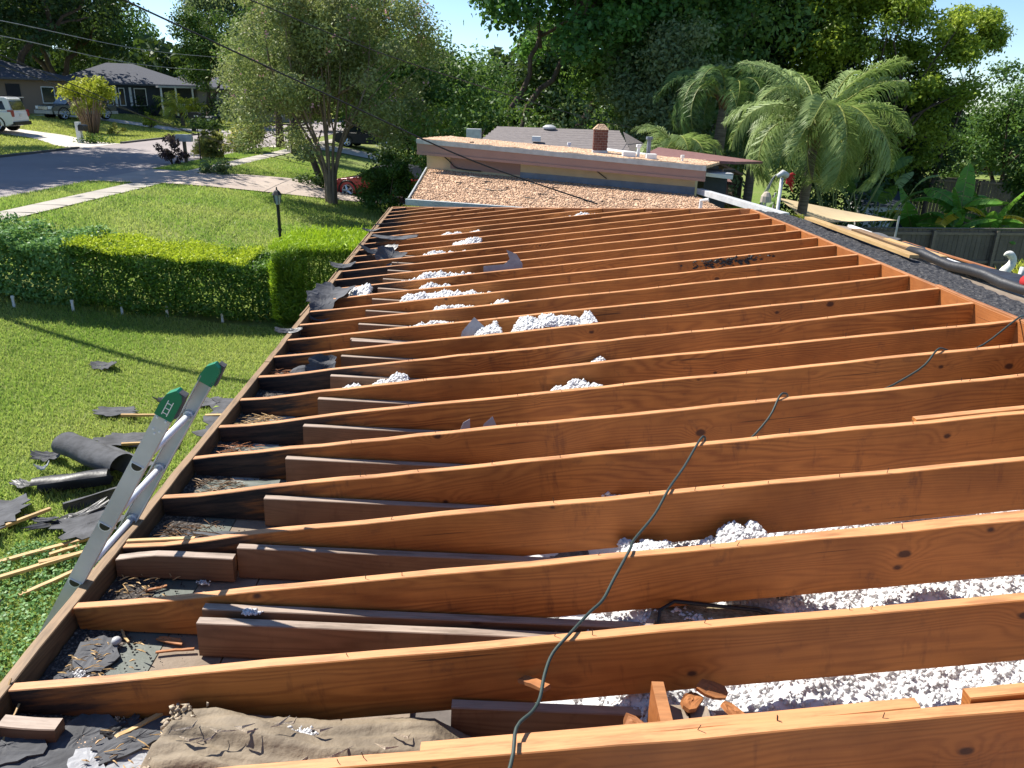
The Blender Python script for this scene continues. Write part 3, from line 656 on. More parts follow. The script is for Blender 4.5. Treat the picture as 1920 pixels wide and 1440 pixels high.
# old tar daubed on two rafter faces on the right
for (i, ta, tb, n, nm) in ((13, 3.40, 3.95, 130, 'tar_daub'), (12, 4.0, 4.22, 45, 'tar_daub')):
    P = np.array([RP(si(i), ta+(tb-ta)*(.5+.28*random.gauss(0, 1)), -abs(random.gauss(.045, .022))) - D1*.002 for _ in range(n)])-HB
    V2 = (P[:, None, :]+(OCT[None]+RNG.normal(size=(n, 6, 3))*.3)*RNG.uniform(.005, .014, (n, 1, 1))*np.array([1.6, .25, .9])).reshape(-1, 3)
    ob(nm, V2, (np.arange(n)[:, None, None]*6+OF[None]).reshape(-1, 3), 'tarshiny', house)['kind'] = 'stuff'
# scraps on the near eave deck
NS = [('flat grey tar scrap against the inner side of the eave board', (2.16, .18), .12, .17, .5, 'tar'),
      ('grey tar tongue lying under the nearest full rafter', (2.00, .50), .16, .10, .1, 'tar'),
      ('small tilted dark shingle chip by the rotten rafter end', (2.02, .135), .05, .07, .6, 'tar'),
      ('large grey tar slab at the bottom left corner of the eave', (1.745, .11), .20, .15, .35, 'tar'),
      ('second grey tar slab overlapping the green strip at the bottom left', (1.80, .30), .13, .17, -.3, 'tar'),
      ('grey tar slab by the bottom picture edge', (1.67, .22), .24, .13, .2, 'tar'),
      ('small upright grey tar fragment at the bottom edge', (1.69, .37), .09, .14, .4, 'tarl'),
      ('cracked dark tar slab right of the gravel patch', (1.79, .47), .20, .10, .7, 'tar'),
      ('broad grey tar slab left of the frayed batt end', (1.715, .53), .16, .13, -.2, 'tarl'),
      ('small dark tar chip beside the round pale pebble', (1.85, .50), .08, .06, 0., 'tarshiny'),
      ('thin dark tar shard under the leaning wood strip', (1.83, .41), .10, .05, .9, 'tarshiny'),
      ('grey tar sheet spread behind the first charred rafter', (2.87, .30), .36, .16, .05, 'tar'),
      ('grey tar sheet behind the second charred rafter', (3.36, .30), .34, .20, -.05, 'membrane'),
      ('green-grey tar sheet behind the third charred rafter', (3.78, .33), .30, .16, .1, 'membrane')]
for k, (lab, (s, t), w, l, rz, mt) in enumerate(NS):
    scrap('tar_scrap', lab, 'tar scrap', DP(s, t, .010+.004*(k % 4)), w*1.1, l, rz, mt, th=.005, curl=rnd(-.008, .012), tilt=(rnd(-.06, .06), rnd(-.06, .06)), grp='tar scraps on the eave deck')
stick('pale split strip leaning on the planks below the nearest rafter', DP(1.77, .40, .022), DP(1.90, .53, .03), .016, .012, 'lath')
stick('orange split shard lying on the green strip', DP(2.175, .375, .014), DP(2.20, .50, .014), .010, .008, 'redwood')
tag(scrap('wood_chip', 'broad orange wood chip on the green strip', 'wood chip', DP(2.245, .40, .012), .10, .028, -.25, 'redwood', n=12), group='wood chips')
stick('thin pale splinter rising from the eave corner', DP(1.80, .045, .0), DP(1.93, .035, .10), .006, .006, 'lath')
stick('second thin pale splinter crossing at the eave corner', DP(1.72, .10, .01), DP(1.88, .08, .05), .006, .006, 'lath')
stick('short splinter between gravel and green strip in the second bay', DP(2.30, .20, .01), DP(2.22, .26, .015), .008, .006, 'lath')
stick('redwood splinter on the gravel in front of the short block', DP(2.52, .20, .012), DP(2.56, .27, .012), .012, .006, 'redwood')
stick('pale board edge on the rafter behind the ladder shadow', RP(si(3)+.03, .05, .004), RP(si(3)+.03, .33, -.012), .02, .008, 'lath')
stick('short orange chip on the joist block in the first bay', DP(1.86, 1.62, .24), DP(1.78, 1.69, .28), .03, .014, 'redwood')
for k, (i, t0, lab) in enumerate([(3, .22, 'pile of dark bark-like wood shreds in the first charred bay'), (4, .20, 'tangle of dark splinters in the second charred bay'), (5, .19, 'tangle of reddish splinters in the third charred bay'), (6, .19, 'tangle of tan splinters on the white soffit back'), (8, .14, 'heap of red-brown splinters by the folded felt'), (2, .17, 'scatter of thin splinters and grit behind the short block'), (1, .21, 'scatter of splinters beside the tar scrap in the second bay'), (0, .46, 'scatter of crumbs and slivers left of the frayed batt')]):
    m = MB(); b = DP(si(i)+.21, t0, .006)
    for q in range(90 if k < 5 else 45):
        c = np.array([rnd(-.11, .13), rnd(-.10, .12), abs(rnd(0, .03))]); a = rnd(-.9, .9); L = rnd(.015, .05) if k < 5 else rnd(.008, .025); d = np.array([math.cos(a), math.sin(a), rnd(-.2, .3)])*L
        m.tube([c-d, c+d*.2+np.array([0, 0, .003]), c+d], [.0012, rnd(.002, .0035), .001], 4)
    tag(m.build('splinters', ['redwood', 'fascia', 'redwood', 'lath', 'redwood', 'lath', 'lath', 'lath'][k] if k else 'deadfrond', None, b), lab, 'splinters', 'heaps of splinters on the eave deck', 'stuff')
# loose grit and pebbles
P = np.array([DP(rnd(-.2, 5.5), abs(random.gauss(.12, .12))+.05, .004) for _ in range(3600)])
tag(fluff(P, .0030, 'loose_grit', M['grit'], base=DP(2, .2, 0)), 'loose roofing grit scattered along the inside of the eave', 'grit', kind='stuff')
P = np.array([DP(1.80+rnd(-.14, .12), .46+rnd(-.16, .2), .006) for _ in range(900)])
tag(fluff(P, .0035, 'loose_pebbles', M['gravel'], base=DP(1.8, .46, 0)), 'tan pebbles spilled over the planks by the frayed batt', 'pebbles', kind='stuff')
m = MB(); m.lathe([(.001, 0), (.014, .004), (.018, .013), (.013, .023), (.001, .027)], 10); tag(m.build('pebble', 'ltgrey', None, DP(2.215, .225, .01), smooth=True), 'round pale stone on the tar scrap in the second bay', 'stone')

# brown paper-faced batt near the camera
bt = thing('insulation_batt', 'crumpled brown paper-faced insulation batt stuffed between the nearest rafters', 'insulation batt', DP(si(0)+.2, 1.0, .0))
bb = DP(si(0)+.2, 1.0, 0); V = []; F = []; na, nb_ = 60, 26
def bh(t, v):
    h = .135*(1-abs(v)**2.6)*(1-.25*max(0, t-.7)); h += .012*math.sin(v*9+t*3)+.010*math.sin(t*17+v*6+2*math.sin(t*5))+.008*math.sin(v*21+t*8)
    return h*min(1, (t+.02)/.07)*min(1, max(0, 1.02-t)/.2+.15)
for a in range(na+1):
    for b in range(nb_+1):
        t = a/na; v = -1+2*b/nb_; tt = .565+.95*t+.03*math.sin(v*6)*(1-t); s = si(0)+.215+.175*v+.02*math.sin(t*9)
        V.append(DP(s, tt, .008+max(0, bh(t, v))+RNG.uniform(-.0022, .0022))-bb)
for a in range(na):
    for b in range(nb_):
        k = a*(nb_+1)+b; F.append((k, k+1, k+nb_+2, k+nb_+1))
ob('paper_facing', V, F, 'kraft', bt, smooth=True)
P = np.array([DP(si(0)+.21+rnd(-.17, .17), .575+abs(rnd(-.11, .11))*rnd(0, 1.4), rnd(.0, .11)) for _ in range(700)])-bb
V2 = (P[:, None, :]+(OCT[None]+RNG.normal(size=(700, 6, 3))*.4)*RNG.uniform(.004, .012, (700, 1, 3))).reshape(-1, 3)
ob('frayed_edge', V2, (np.arange(700)[:, None, None]*6+OF[None]).reshape(-1, 3), 'fray', bt)['kind'] = 'stuff'
m = MB()
for k in range(14):
    t = rnd(.62, 1.3); v = rnd(-.12, .14); p = DP(si(0)+.21+v, t, .008+.02+bh((t-.565)/.95, v/.175))-bb; a = rnd(-.5, .5)
    m.tube([p, p+np.array([math.cos(a), math.sin(a), .0])*rnd(.02, .06), p+np.array([math.cos(a+.4), math.sin(a+.4), -.05])*rnd(.05, .09)], [.001, .005, .001], 4)
m.build('torn_slivers', 'fray', bt)['kind'] = 'stuff'
V = []; F = []      # mineral batt exposed right of the cable
b0 = DP(si(2)-.13, 2.35, .20)
o = scrap('batt_slab', 'flat brown fibrous batt slab lying on the white wool under the second rafter', 'insulation batt', DP(si(1)+.33, 2.36, .20), .50, .24, -.03, 'batt', th=.06, n=20, jag=.06)
m = MB(); p0 = DP(si(1)+.30, 2.13, .21); q = [DP(si(1)+.28, 2.12, .19), DP(si(1)+.36, 2.14, .26), DP(si(1)+.40, 2.2, .27), DP(si(1)+.39, 2.5, .255), DP(si(1)+.36, 2.62, .22)]
m.tube([x-p0-np.array([0, 0, .03]) for x in q], .007, 7); tag(m.build('batt_strap', 'black', None, p0, smooth=True), 'black strap bent round the brown batt slab', 'strap')
for k, (ds, t) in enumerate([(.30, 2.13), (.34, 2.20), (.24, 2.24), (.16, 1.94)]):
    scrap('wood_chip', ['red-brown broken chip on the grey blocks below the bottom rafter', 'red-brown chip lying in white wool right of the grey blocks', 'dark red chip nearest the green cable side of the blocks', 'square orange chip left of the upright spacer block'][k], 'wood chip', DP(si(0)+ds, t, .26+.01*k), .09, .05, rnd(-1, 1), 'redwood', th=.012, n=9, grp='wood chips', tilt=(rnd(-.3, .3), .2))

# ------------------------------------------------------------------ green cable across the rafters
CP = [(1.2, 1.5, .02), (1.42, 1.58, .02), (1.54, 1.60, .02), (1.60, 1.645, .012), (1.66, 1.67, .0), (1.75, 1.69, -.0), (1.83, 1.72, .004), (1.90, 1.78, .016), (2.0, 1.85, .006), (2.06, 1.90, .004), (2.16, 1.95, .006), (2.31, 2.03, .018), (2.39, 2.06, .004), (2.56, 2.17, -.002), (2.72, 2.26, .016), (2.92, 2.37, .0), (3.13, 2.49, .016), (3.16, 2.52, .010), (3.19, 2.55, -.05), (3.30, 2.74, -.12), (3.42, 2.90, -.05), (3.53, 2.985, .016), (3.56, 3.03, .012), (3.60, 3.1, -.04), (3.72, 3.5, -.12), (3.84, 3.83, -.05), (3.93, 3.96, .016), (3.97, 4.02, .010), (4.03, 4.15, -.05), (4.15, 4.36, -.06), (4.30, 4.62, .02), (4.42, 4.75, .02), (4.6, 4.95, .0)]
def smoothpath(pts, n=4):
    pts = [np.array(p, float) for p in pts]; out = []
    for i in range(len(pts)-1):
        p0, p1, p2, p3 = pts[max(i-1, 0)], pts[i], pts[i+1], pts[min(i+2, len(pts)-1)]
        for k in range(n):
            u = k/n; out.append(.5*((2*p1)+(-p0+p2)*u+(2*p0-5*p1+4*p2-p3)*u*u+(-p0+3*p1-3*p2+p3)*u**3))
    return out+[pts[-1]]
b0 = RP(1.2, 1.5); m = MB(); m.tube([p-b0 for p in smoothpath([RP(s, t, u) if t < WID else QP(s, t-WID, u) for s, t, u in CP])], .0052, 8)
tag(m.build('cable', 'cable', None, b0, smooth=True), 'thin dark green cable snaking up across the bare rafters', 'cable')

# ------------------------------------------------------------------ ladder leaning on the eave
def ladder():
    fx = lambda s, t, z: O+D1*s+E*t+np.array([0, 0, z-O[2]])
    sl = 1.62; zz = np.array([0, 0, 1.])
    base = fx(2.655, -1.53, 0.0); t = thing('ladder', 'aluminium extension ladder with green end caps leaning on the eave', 'ladder', base)
    DP1 = np.array([-E[1], E[0], 0.]); up = (E*1.0+zz*sl); up /= np.linalg.norm(up); wv = np.cross(DP1, up); wv /= np.linalg.norm(wv); wv = wv if wv[0] > 0 else -wv   # width direction of a rail (towards the house)
    def rail(s, t_top, z_top, inner, wid, base_, dt=0, lo=0.05):
        top = fx(s, t_top, z_top); L = (z_top-lo)/up[2]; bot = top-up*L
        m = MB(); mat = Matrix(((up[0], DP1[0], wv[0], 0), (up[1], DP1[1], wv[1], 0), (up[2], DP1[2], wv[2], 0), (0, 0, 0, 1))); p = Vector(bot-base); mat.translation = p
        m.box((0, -.0015, -wid/2), (L-.075, .0015, wid/2)); m.box((0, 0, -wid/2), (L-.075, inner*.030, -wid/2+.004)); m.box((0, 0, wid/2-.004), (L-.075, inner*.030, wid/2))
        r_ = m.build('rail', 'alu', t, matrix=mat)
        c = MB(); cl = .118 if inner > 0 else .10; q = [(L-cl, -wid/2-.004), (L-cl, wid/2+.004), (L-.03, wid/2+.004), (L-.008, wid/2-.006), (L, wid/2-.03), (L-.004, -wid/2+.022), (L-.03, -wid/2+.002), (L-.07, -wid/2-.004)]
        # polygon in local (x,z)
        c.prism(q, -.006, inner*.034 if inner > 0 else .006); 
        if inner < 0: c.prism(q, -.030, -.006)
        cp = c.build('end_cap', 'green', r_)
        g = MB(); g.prism([(L-.10, wid/2+.004), (L-.10, wid/2+.012), (L-.004, wid/2+.006), (L-.002, wid/2-.02), (L-.014, wid/2-.006)], -.004, .03); g.build('rubber_pad', 'tar', cp)
        rv = MB()
        for (dx, dz) in ((-.125, -.016), (-.125, .016), (-.175, -.01), (-.175, .012), (-.19, .0)):
            if inner > 0: rv.tube([(L+dx, -.0095 if dx > -.16 else -.0045, dz), (L+dx, -.001, dz)], .0045, 8)
        if rv.v: rv.build('rivets', 'alu2', r_)
        if inner > 0:
            ic = MB()
            for k in (-.009, .009): ic.box((L-.105, -.0075, k-.0015), (L-.045, -.006, k+.0015))
            for k in range(3): ic.box((L-.098+.02*k, -.0075, -.009), (L-.095+.02*k, -.006, .009))
            ic.build('ladder_emblem', 'white', cp)
        return bot, L, mat, r_
    w = .056
    b1, L1, m1, r1 = rail(2.448, .462, 3.232, 1, w, base); b2, L2, m2, r2 = rail(2.93, .438, 3.1725, -1, w, base)
    n = 12
    for k in range(n):
        x = L1-.345-.29*k
        if x < .1: break
        a = Vector((x, .0, .0)); p = m1 @ a; 
        g = MB(); hw = .017; D = [(.012, -.024), (.012, .024), (.004, .025), (-.008, .020), (-.016, .010), (-.018, 0), (-.016, -.010), (-.008, -.020), (.004, -.025)]
        mt = MB(); d0 = [(x+.006-zz_*0+xx, zz_*1.0) for xx, zz_ in D]
        mt.prism([(x+xx*1.0, z_*.98) for xx, z_ in D], -.0045, -.0016); rim = mt.build('rung_rim', 'alu2', r1)
        mt = MB(); mt.prism([(x+xx*.74, z_*.76) for xx, z_ in D], -.0058, -.0046); mt.build('rung_opening', 'black', rim)
        m = MB(); q0 = np.array(p); q1 = q0+DP1*.482; m.tube([q0, q0+DP1*.2, q1], .0135, 9); m.build('rung', 'alu2', t, smooth=True)
        m = MB(); m.tube([q1-DP1*.016, q1-DP1*.002], .022, 10); m.build('rung_collar', 'alu2', t)
    # base section behind
    s_ = 2.448+.055
    for (ss_, inn) in ((2.50, 1),):
        mt = fx(ss_, -.045, 2.36)+wv*-.0; L = (2.36-.02)/up[2]; bot = mt-up*L; mm = Matrix(((up[0], DP1[0], wv[0], 0), (up[1], DP1[1], wv[1], 0), (up[2], DP1[2], wv[2], 0), (0, 0, 0, 1))); mm.translation = Vector(bot-base)
        c = MB(); c.box((0, -.0015, -.001), (L-.03, .0015, .042)); c.box((0, 0, .038), (L-.03, inn*.026, .042)); r_ = c.build('base_rail', 'alu', t, matrix=mm)
        c = MB(); c.box((L-.035, -.004, -.003), (L, .028 if inn > 0 else .004, .045)); c.build('end_cap', 'green', r_)
    return t
ladder()

# ------------------------------------------------------------------ things lying on the lawn
def roll(lab, a, b, r, n=18, turn=5.2, mat='tarshiny', grp='felt rolls on the lawn', flap=.25):
    a = np.array(a); b = np.array(b); d = b-a; L = np.linalg.norm(d); d /= L; u = np.array([0, 0, 1.]); v = np.cross(u, d); v /= np.linalg.norm(v)
    V = []; F = []; m_ = 8
    for j in range(m_+1):
        c = a+d*L*j/m_
        for k in range(n+1):
            th = -1.2+turn*k/n; rr = r*(1-.10*k/n)*(1+.05*math.sin(j*1.3+k*.5)); p = c+v*math.cos(th)*rr+u*(math.sin(th)*rr*.82)
            V.append(p-a)
        V.append(a*0+c-a+v*(r+flap)+u*(-r*.80))
    w = n+2
    for j in range(m_):
        for k in range(n): F.append((j*w+k, j*w+k+1, (j+1)*w+k+1, (j+1)*w+k))
        F.append((j*w, j*w+n+1, (j+1)*w+n+1, (j+1)*w))
    V2 = [p*1.0-np.array([0, 0, .006]) for p in V]; N = len(V); V += V2; F += [tuple(i+N for i in f[::-1]) for f in F]
    return tag(ob('felt_roll', V, F, mat, None, a, smooth=True), lab, 'felt roll', grp)
roll('loosely rolled black felt standing highest in the lawn debris', G(-5.26, 8.22, .20), G(-4.35, 7.72, .22), .17, mat='tar')
roll('black felt half rolled and split open below the bigger roll', G(-5.12, 7.32, .10), G(-4.42, 7.55, .16), .13, turn=3.6, mat='tarshiny', flap=.12)
roll('flattened dark felt curl lying between the two rolls and the ladder', G(-4.62, 7.0, .06), G(-4.05, 7.5, .10), .09, turn=2.8, mat='tar')
LS = [('lone flat grey scrap far out on the lawn', -6.23, 11.05, .36, .30, .1, 'tar'), ('ragged grey scrap with a pale lath beneath it', -5.30, 9.52, .50, .28, .2, 'tar'),
      ('small curled dark scrap behind the near ladder top', -4.80, 9.95, .30, .36, .8, 'tarshiny'), ('small flat dark scrap right behind the ladder top', -4.35, 10.1, .42, .30, .3, 'tar'),
      ('large flat black sheet right of the ladder', -3.72, 9.9, 1.0, .85, .1, 'tar'), ('second black sheet lying nearer beside the eave', -3.55, 9.2, .95, .8, .0, 'tar'),
      ('broad grey-backed tar sheet at the left picture edge', -5.25, 6.85, .62, .50, .2, 'tar'), ('lower grey tar sheet at the left picture edge', -5.25, 6.45, .6, .3, .1, 'tar'),
      ('big crumpled tar sheet behind the large roll', -4.62, 8.72, .95, .40, .15, 'tar'), ('small grey flap left of the large roll', -5.42, 8.12, .36, .2, .1, 'tar'),
      ('small pale chip on the grass left of the roll', -5.32, 7.82, .14, .07, .5, 'ltgrey'), ('folded tar sheet spread under the ladder', -4.22, 6.75, .62, .52, .9, 'tar'),
      ('dark channel-shaped felt piece beside the ladder foot', -4.50, 6.85, .70, .16, .9, 'tarshiny'), ('thin silver strip of felt on the grass', -4.72, 6.78, .34, .07, -.1, 'tar'),
      ('torn dark flap at the left of the half split roll', -5.3, 7.42, .30, .14, -.4, 'tarshiny'), ('tiny dark chip at the bottom left of the lawn', -4.35, 5.45, .10, .08, .3, 'tarshiny'),
      ('dark torn sheet between the rolls', -4.5, 8.1, .5, .36, .4, 'tarshiny')]
for k, (lab, x, y, w, l, rz, mt) in enumerate(LS):
    scrap('tar_scrap', lab, 'tar scrap', G(x, y, .05+.012*(k % 3)), w, l, rz, mt, th=.008, curl=rnd(.01, .06), n=30, jag=.22, tilt=(rnd(-.05, .05), rnd(-.08, .08)), grp='tar scraps thrown on the lawn')
ST = [('long orange lath at the left edge, topmost of three', (-4.75, 5.95), (-4.02, 6.52)), ('thick orange lath crossing below the topmost one', (-4.72, 5.55), (-3.95, 6.22)), ('short lath lying on the thick one by the ladder', (-4.28, 5.98), (-3.92, 6.25)),
      ('short split lath on the clover near the ladder foot', (-4.2, 5.55), (-3.88, 5.92)), ('small lath end between the long laths', (-4.28, 6.15), (-4.1, 6.33)),
      ('pale lath under the grey scrap out on the lawn', (-5.15, 9.32), (-4.75, 9.44)), ('thin wooden edge between the two black sheets', (-4.15, 9.58), (-3.4, 9.66)),
      ('lath edge under the sheet at the left picture edge', (-5.0, 6.52), (-4.72, 6.95)), ('pale lath sticking out behind the large roll', (-4.75, 8.5), (-4.2, 8.7)), ('short orange piece behind the near rail of the ladder', (-4.5, 9.0), (-4.3, 9.08))]
for k, (lab, a, b) in enumerate(ST): stick(lab, G(*a, .07+.02*(k % 3)), G(*b, .08+.02*(k % 2)), rnd(.035, .055), .03, 'lath')
# short white stakes along the hedge foot
for k, (x, y) in enumerate([(-8.67, 12.9), (-7.87, 13.27), (-7.16, 13.58), (-6.47, 13.86), (-5.51, 14.02)]):
    m = MB(); m.prism([(-.022, 0), (.022, 0), (.018, .16), (.028, .20), (.020, .22), (-.020, .22), (-.026, .19), (-.018, .16)], -.012, .012)
    tag(m.build('garden_stake', 'statue', None, G(x, y, -.01)), ['leftmost', 'second', 'middle', 'fourth', 'rightmost'][k]+' of five short white stakes at the hedge foot', 'garden stake', 'white stakes along the hedge')

# planks, felt roll and rags beyond the ridge
def qstick(lab, a, b, w, h, mat): return stick(lab, QP(a[0], a[1], a[2]), QP(b[0], b[1], b[2]), w, h, mat, 'loose boards beyond the ridge', 'loose_board', 'board')
qstick('long tan board lying along the dark roof edge', (8.75, .50, .045), (6.52, .52, .045), .085, .03, 'lath')
qstick('short pale board beyond the long one', (7.5, .78, .06), (6.75, .93, .05), .07, .02, 'lath')
qstick('thin orange lath right of the pale board', (7.6, 1.02, .05), (6.4, 1.18, .05), .035, .015, 'redwood')
qstick('dark split board at the far end of the debris', (8.1, .74, .05), (6.9, .82, .04), .10, .02, 'fascia')
def rollq(lab, a, b, r, mat): 
    p, q_ = QP(*a), QP(*b); m = MB(); n = 9; d = q_-p
    m.tube([d*k/n+np.array([0, 0, .012*math.sin(k*1.7)]) for k in range(n+1)], [r*.85*(1+.06*math.sin(k*2.3)) for k in range(n+1)], 12)
    return tag(m.build('felt_roll', mat, None, p, smooth=True), lab, 'felt roll', 'felt rolls on the roof')
rollq('long black felt roll lying at the dark roof edge', (7.0, .78, .03), (5.2, .93, .03), .05, 'tarshiny')
rollq('red cloth roll at the right picture edge', (5.62, .92, .08), (5.1, .90, .08), .055, 'redcloth')
scrap('felt_scrap', 'crumpled black felt under the pale board beyond the ridge', 'felt scrap', QP(7.3, .86, .02), .3, .8, .1, 'tarshiny', curl=.02, grp='torn felt beyond the ridge')
scrap('felt_scrap', 'black felt sheet right of the pale board beyond the ridge', 'felt scrap', QP(6.3, 1.05, .02), .3, .7, .2, 'tarshiny', curl=.02, grp='torn felt beyond the ridge')
scrap('felt_scrap', 'brown felt scrap at the far end of the roof debris', 'felt scrap', QP(7.9, .9, .02), .25, .5, .2, 'tar', curl=.02, grp='torn felt beyond the ridge')
# bottom right diagonal board
tag(board('loose_board', RP(1.32, 2.9, .06), RP(1.85, 3.35, .16), .04, .09, 'rafter', seg=5), 'short board leaning on the nearest rafter at the bottom right corner', 'board')
# ------------------------------------------------------------------ neighbour's low gravel roof and upper band
NB = np.array([.6, 16.0, 0.])
nh = thing('gravel_roof_house', 'cream neighbouring house with tan gravel roofs and pink-brown fascia', 'house', NB)
def nquad(name, a, b, c, d, mat, n=1, th=.06, jit=0.):
    a, b, c, d = [np.array(x, float) for x in (a, b, c, d)]; V = []; F = []
    for i in range(n+1):
        for j in range(n+1):
            u, v = i/n, j/n; p = (a*(1-u)+b*u)*(1-v)+(d*(1-u)+c*u)*v; p = p+np.array([0, 0, rnd(-jit, jit)]); V.append(p-NB)
    N = len(V)
    for i in range(n):
        for j in range(n): k = i*(n+1)+j; F.append((k, k+n+1, k+n+2, k+1))
    V += [np.array(v)-np.array([0, 0, th]) for v in V[:N]]
    F += [tuple(x+N for x in f[::-1]) for f in F]
    bd = [i*(n+1) for i in range(n+1)]+[n*(n+1)+j for j in range(1, n+1)]+[i*(n+1)+n for i in range(n-1, -1, -1)]+[j for j in range(n-1, 0, -1)]
    F += [(bd[k], bd[(k+1) % len(bd)], bd[(k+1) % len(bd)]+N, bd[k]+N) for k in range(len(bd))]
    return ob(name, V, F, mat, nh)
NL, FL, FR, NR = (-1.92, 14.17, 2.43), (-1.88, 16.90, 2.745), (3.30, 14.65, 2.585), (3.4, 11.2, 2.58)
nquad('lower_roof', NL, NR, FR, FL, 'gravel', 60, .05, .006)
P = []
for _ in range(9500):
    u, v = rnd(0, 1), rnd(0, 1); p = (np.array(NL)*(1-u)+np.array(NR)*u)*(1-v)+(np.array(FL)*(1-u)+np.array(FR)*u)*v; P.append(p-NB+np.array([0, 0, .006]))
P = np.array(P); s = RNG.uniform(.010, .024, (len(P), 1, 1)); V = (P[:, None]+(OCT[None]+RNG.normal(size=(len(P), 6, 3))*.2)*s*np.array([1, 1, .6])).reshape(-1, 3)
ob('roof_gravel', V, (np.arange(len(P))[:, None, None]*6+OF[None]).reshape(-1, 3), 'gravel', nh)['kind'] = 'stuff'
def nboard(name, a, b, th, dep, mat, **k): return board(name, a, b, th, dep, mat, parent=nh, base=NB, seg=8, rough=.001, **k)
nboard('gutter', (-1.97, 14.10, 2.46), (3.4, 11.1, 2.60), .06, .11, 'gutterg', y0=-.06)
nboard('rake_trim', (-1.94, 14.15, 2.47), (-1.92, 16.9, 2.78), .03, .09, 'gutterg')
# dark wind scratches and twigs on the gravel
m = MB()
for k in range(26):
    u, v = rnd(.1, .75), rnd(.25, .85); p = (np.array(NL)*(1-u)+np.array(NR)*u)*(1-v)+(np.array(FL)*(1-u)+np.array(FR)*u)*v-NB+np.array([0, 0, .03]); a = rnd(-.6, .3); L = rnd(.02, .22)
    m.tube([p, p+np.array([math.cos(a)*L, math.sin(a)*L, 0])], [.012, .004], 4)
m.build('twigs', 'black', nh)['kind'] = 'stuff'
wTL, wTR = np.array((-1.93, 16.93, 3.10)), np.array((3.30, 14.68, 2.93))
wd = (wTR-wTL); wd[2] = 0; wd /= np.linalg.norm(wd); wn2 = np.array([wd[1], -wd[0], 0])      # towards the camera
def wbox(name, a, b, z0a, z1a, z0b, z1b, off, th, mat):
    m = MB(); a = np.array(a); b = np.array(b); q = []
    for (p, z0, z1) in ((a, z0a, z1a), (b, z0b, z1b)):
        for o_ in (off, off-th): q += [(*(p[:2]+wn2[:2]*o_), z0), (*(p[:2]+wn2[:2]*o_), z1)]
    q = [np.array(x)-NB for x in q]
    m.add(q, [(0, 4, 5, 1), (2, 3, 7, 6), (1, 5, 7, 3), (0, 2, 6, 4), (0, 1, 3, 2), (4, 6, 7, 5)]); return m.build(name, mat, nh)
wbox('wall', wTL, wTR, -.2, 3.12, -.5, 2.95, 0, .2, 'creamwall')
mid = wTL*.62+wTR*.38
wbox('flashing', mid, wTR, 2.60, 2.80, 2.50, 2.73, .012, .01, 'flash')
wbox('wall_patch', wTL*.9+wTR*.1, mid, 2.78, 3.02, 2.74, 2.98, .010, .006, 'pinkfascia')
fa, fb = wTL-wd*.06, wTR+wd*.22
wbox('upper_fascia', fa, fb, 3.06, 3.27, 2.88, 3.05, .30, .04, 'pinkfascia')
wbox('fascia_trim', fa, fb, 3.05, 3.10, 2.87, 2.92, .315, .012, 'pinkfascia')
wbox('metal_edge', fa, fb, 3.272, 3.36, 3.052, 3.14, .325, .06, 'gutterg')
a, b = fa+wn2*.30, fb+wn2*.30; a[2] = 3.37; b[2] = 3.15
bk = lambda p, d, dz: p-wn2*d+np.array([0, 0, dz])
nquad('upper_roof', a, b, bk(b, 1.5, -.02), bk(a, 1.5, -.0), 'gravel', 40, .05, .01)
nquad('rear_roof', bk(a, 1.5, -.02), bk(b, 1.5, -.03), bk(b, 5, -.5), bk(a, 5, -.5), 'purple', 4, .05)
nquad('rear_roof', bk(b, 1.4, -.0)+wd*-1.6, bk(b, 1.4, -.0)+wd*.3, bk(b, 4.2, -.15)+wd*.5, bk(b, 4.2, .05)-wd*1.9, 'reddish', 4, .05)
m = MB(); m.box((3.6-NB[0], 15.3-NB[1], 2.90), (4.15-NB[0], 16.4-NB[1], 2.94)); m.build('side_roof', 'ltgrey', nh)
nboard('side_fascia', (3.62, 15.26, 2.95), (4.15, 15.3, 2.90), .05, .07, 'white')
wb = MB(); wb.box((3.65-NB[0], 15.5-NB[1], -1.3), (4.1-NB[0], 16.3-NB[1], 2.89)); wb.build('side_wall', 'bluewall', nh)
# brick chimney with flashing and cap
cx, cy, cz = 1.62, 15.95, 3.17
ch = ob('chimney', MB().box((-.16, -.13, -.1), (.16, .13, .62)).v, MB().box((0, 0, 0), (1, 1, 1)).f, 'mortar', nh, (cx-NB[0], cy-NB[1], cz)); ch.scale = (.82, .82, .82)
bm_ = MB()
for r_ in range(8):
    for k in range(-1, 3):
        x0 = max(-.168, -.168+.112*k+(.056 if r_ % 2 else 0)); x1 = min(.168, x0+.104 if x0 > -.168 else -.168+.112*(k+1)+(.056 if r_ % 2 else 0)-.008)
        if x1-x0 < .02: continue
        bm_.box((x0, -.138, .13+r_*.058), (x1, -.128, .18+r_*.058)); bm_.box((-.168, -.13+.26*(k+1)/4+.004, .13+r_*.058), (-.16, -.13+.26*(k+2)/4-.004, .18+r_*.058))
bm_.build('brick_courses', 'brick', ch)['kind'] = 'stuff'
m = MB(); m.box((-.18, -.15, -.1), (.18, .15, .12)); m.build('chimney_flashing', 'ltgrey', ch)
m = MB(); m.add([(-.19, -.16, .60), (.19, -.16, .60), (.19, .16, .60), (-.19, .16, .60), (-.07, -.06, .72), (.07, -.06, .72), (.07, .06, .72), (-.07, .06, .72)], [(0, 3, 2, 1), (4, 5, 6, 7), (0, 1, 5, 4), (1, 2, 6, 5), (2, 3, 7, 6), (3, 0, 4, 7)]); m.build('chimney_cap', 'gravel', ch)
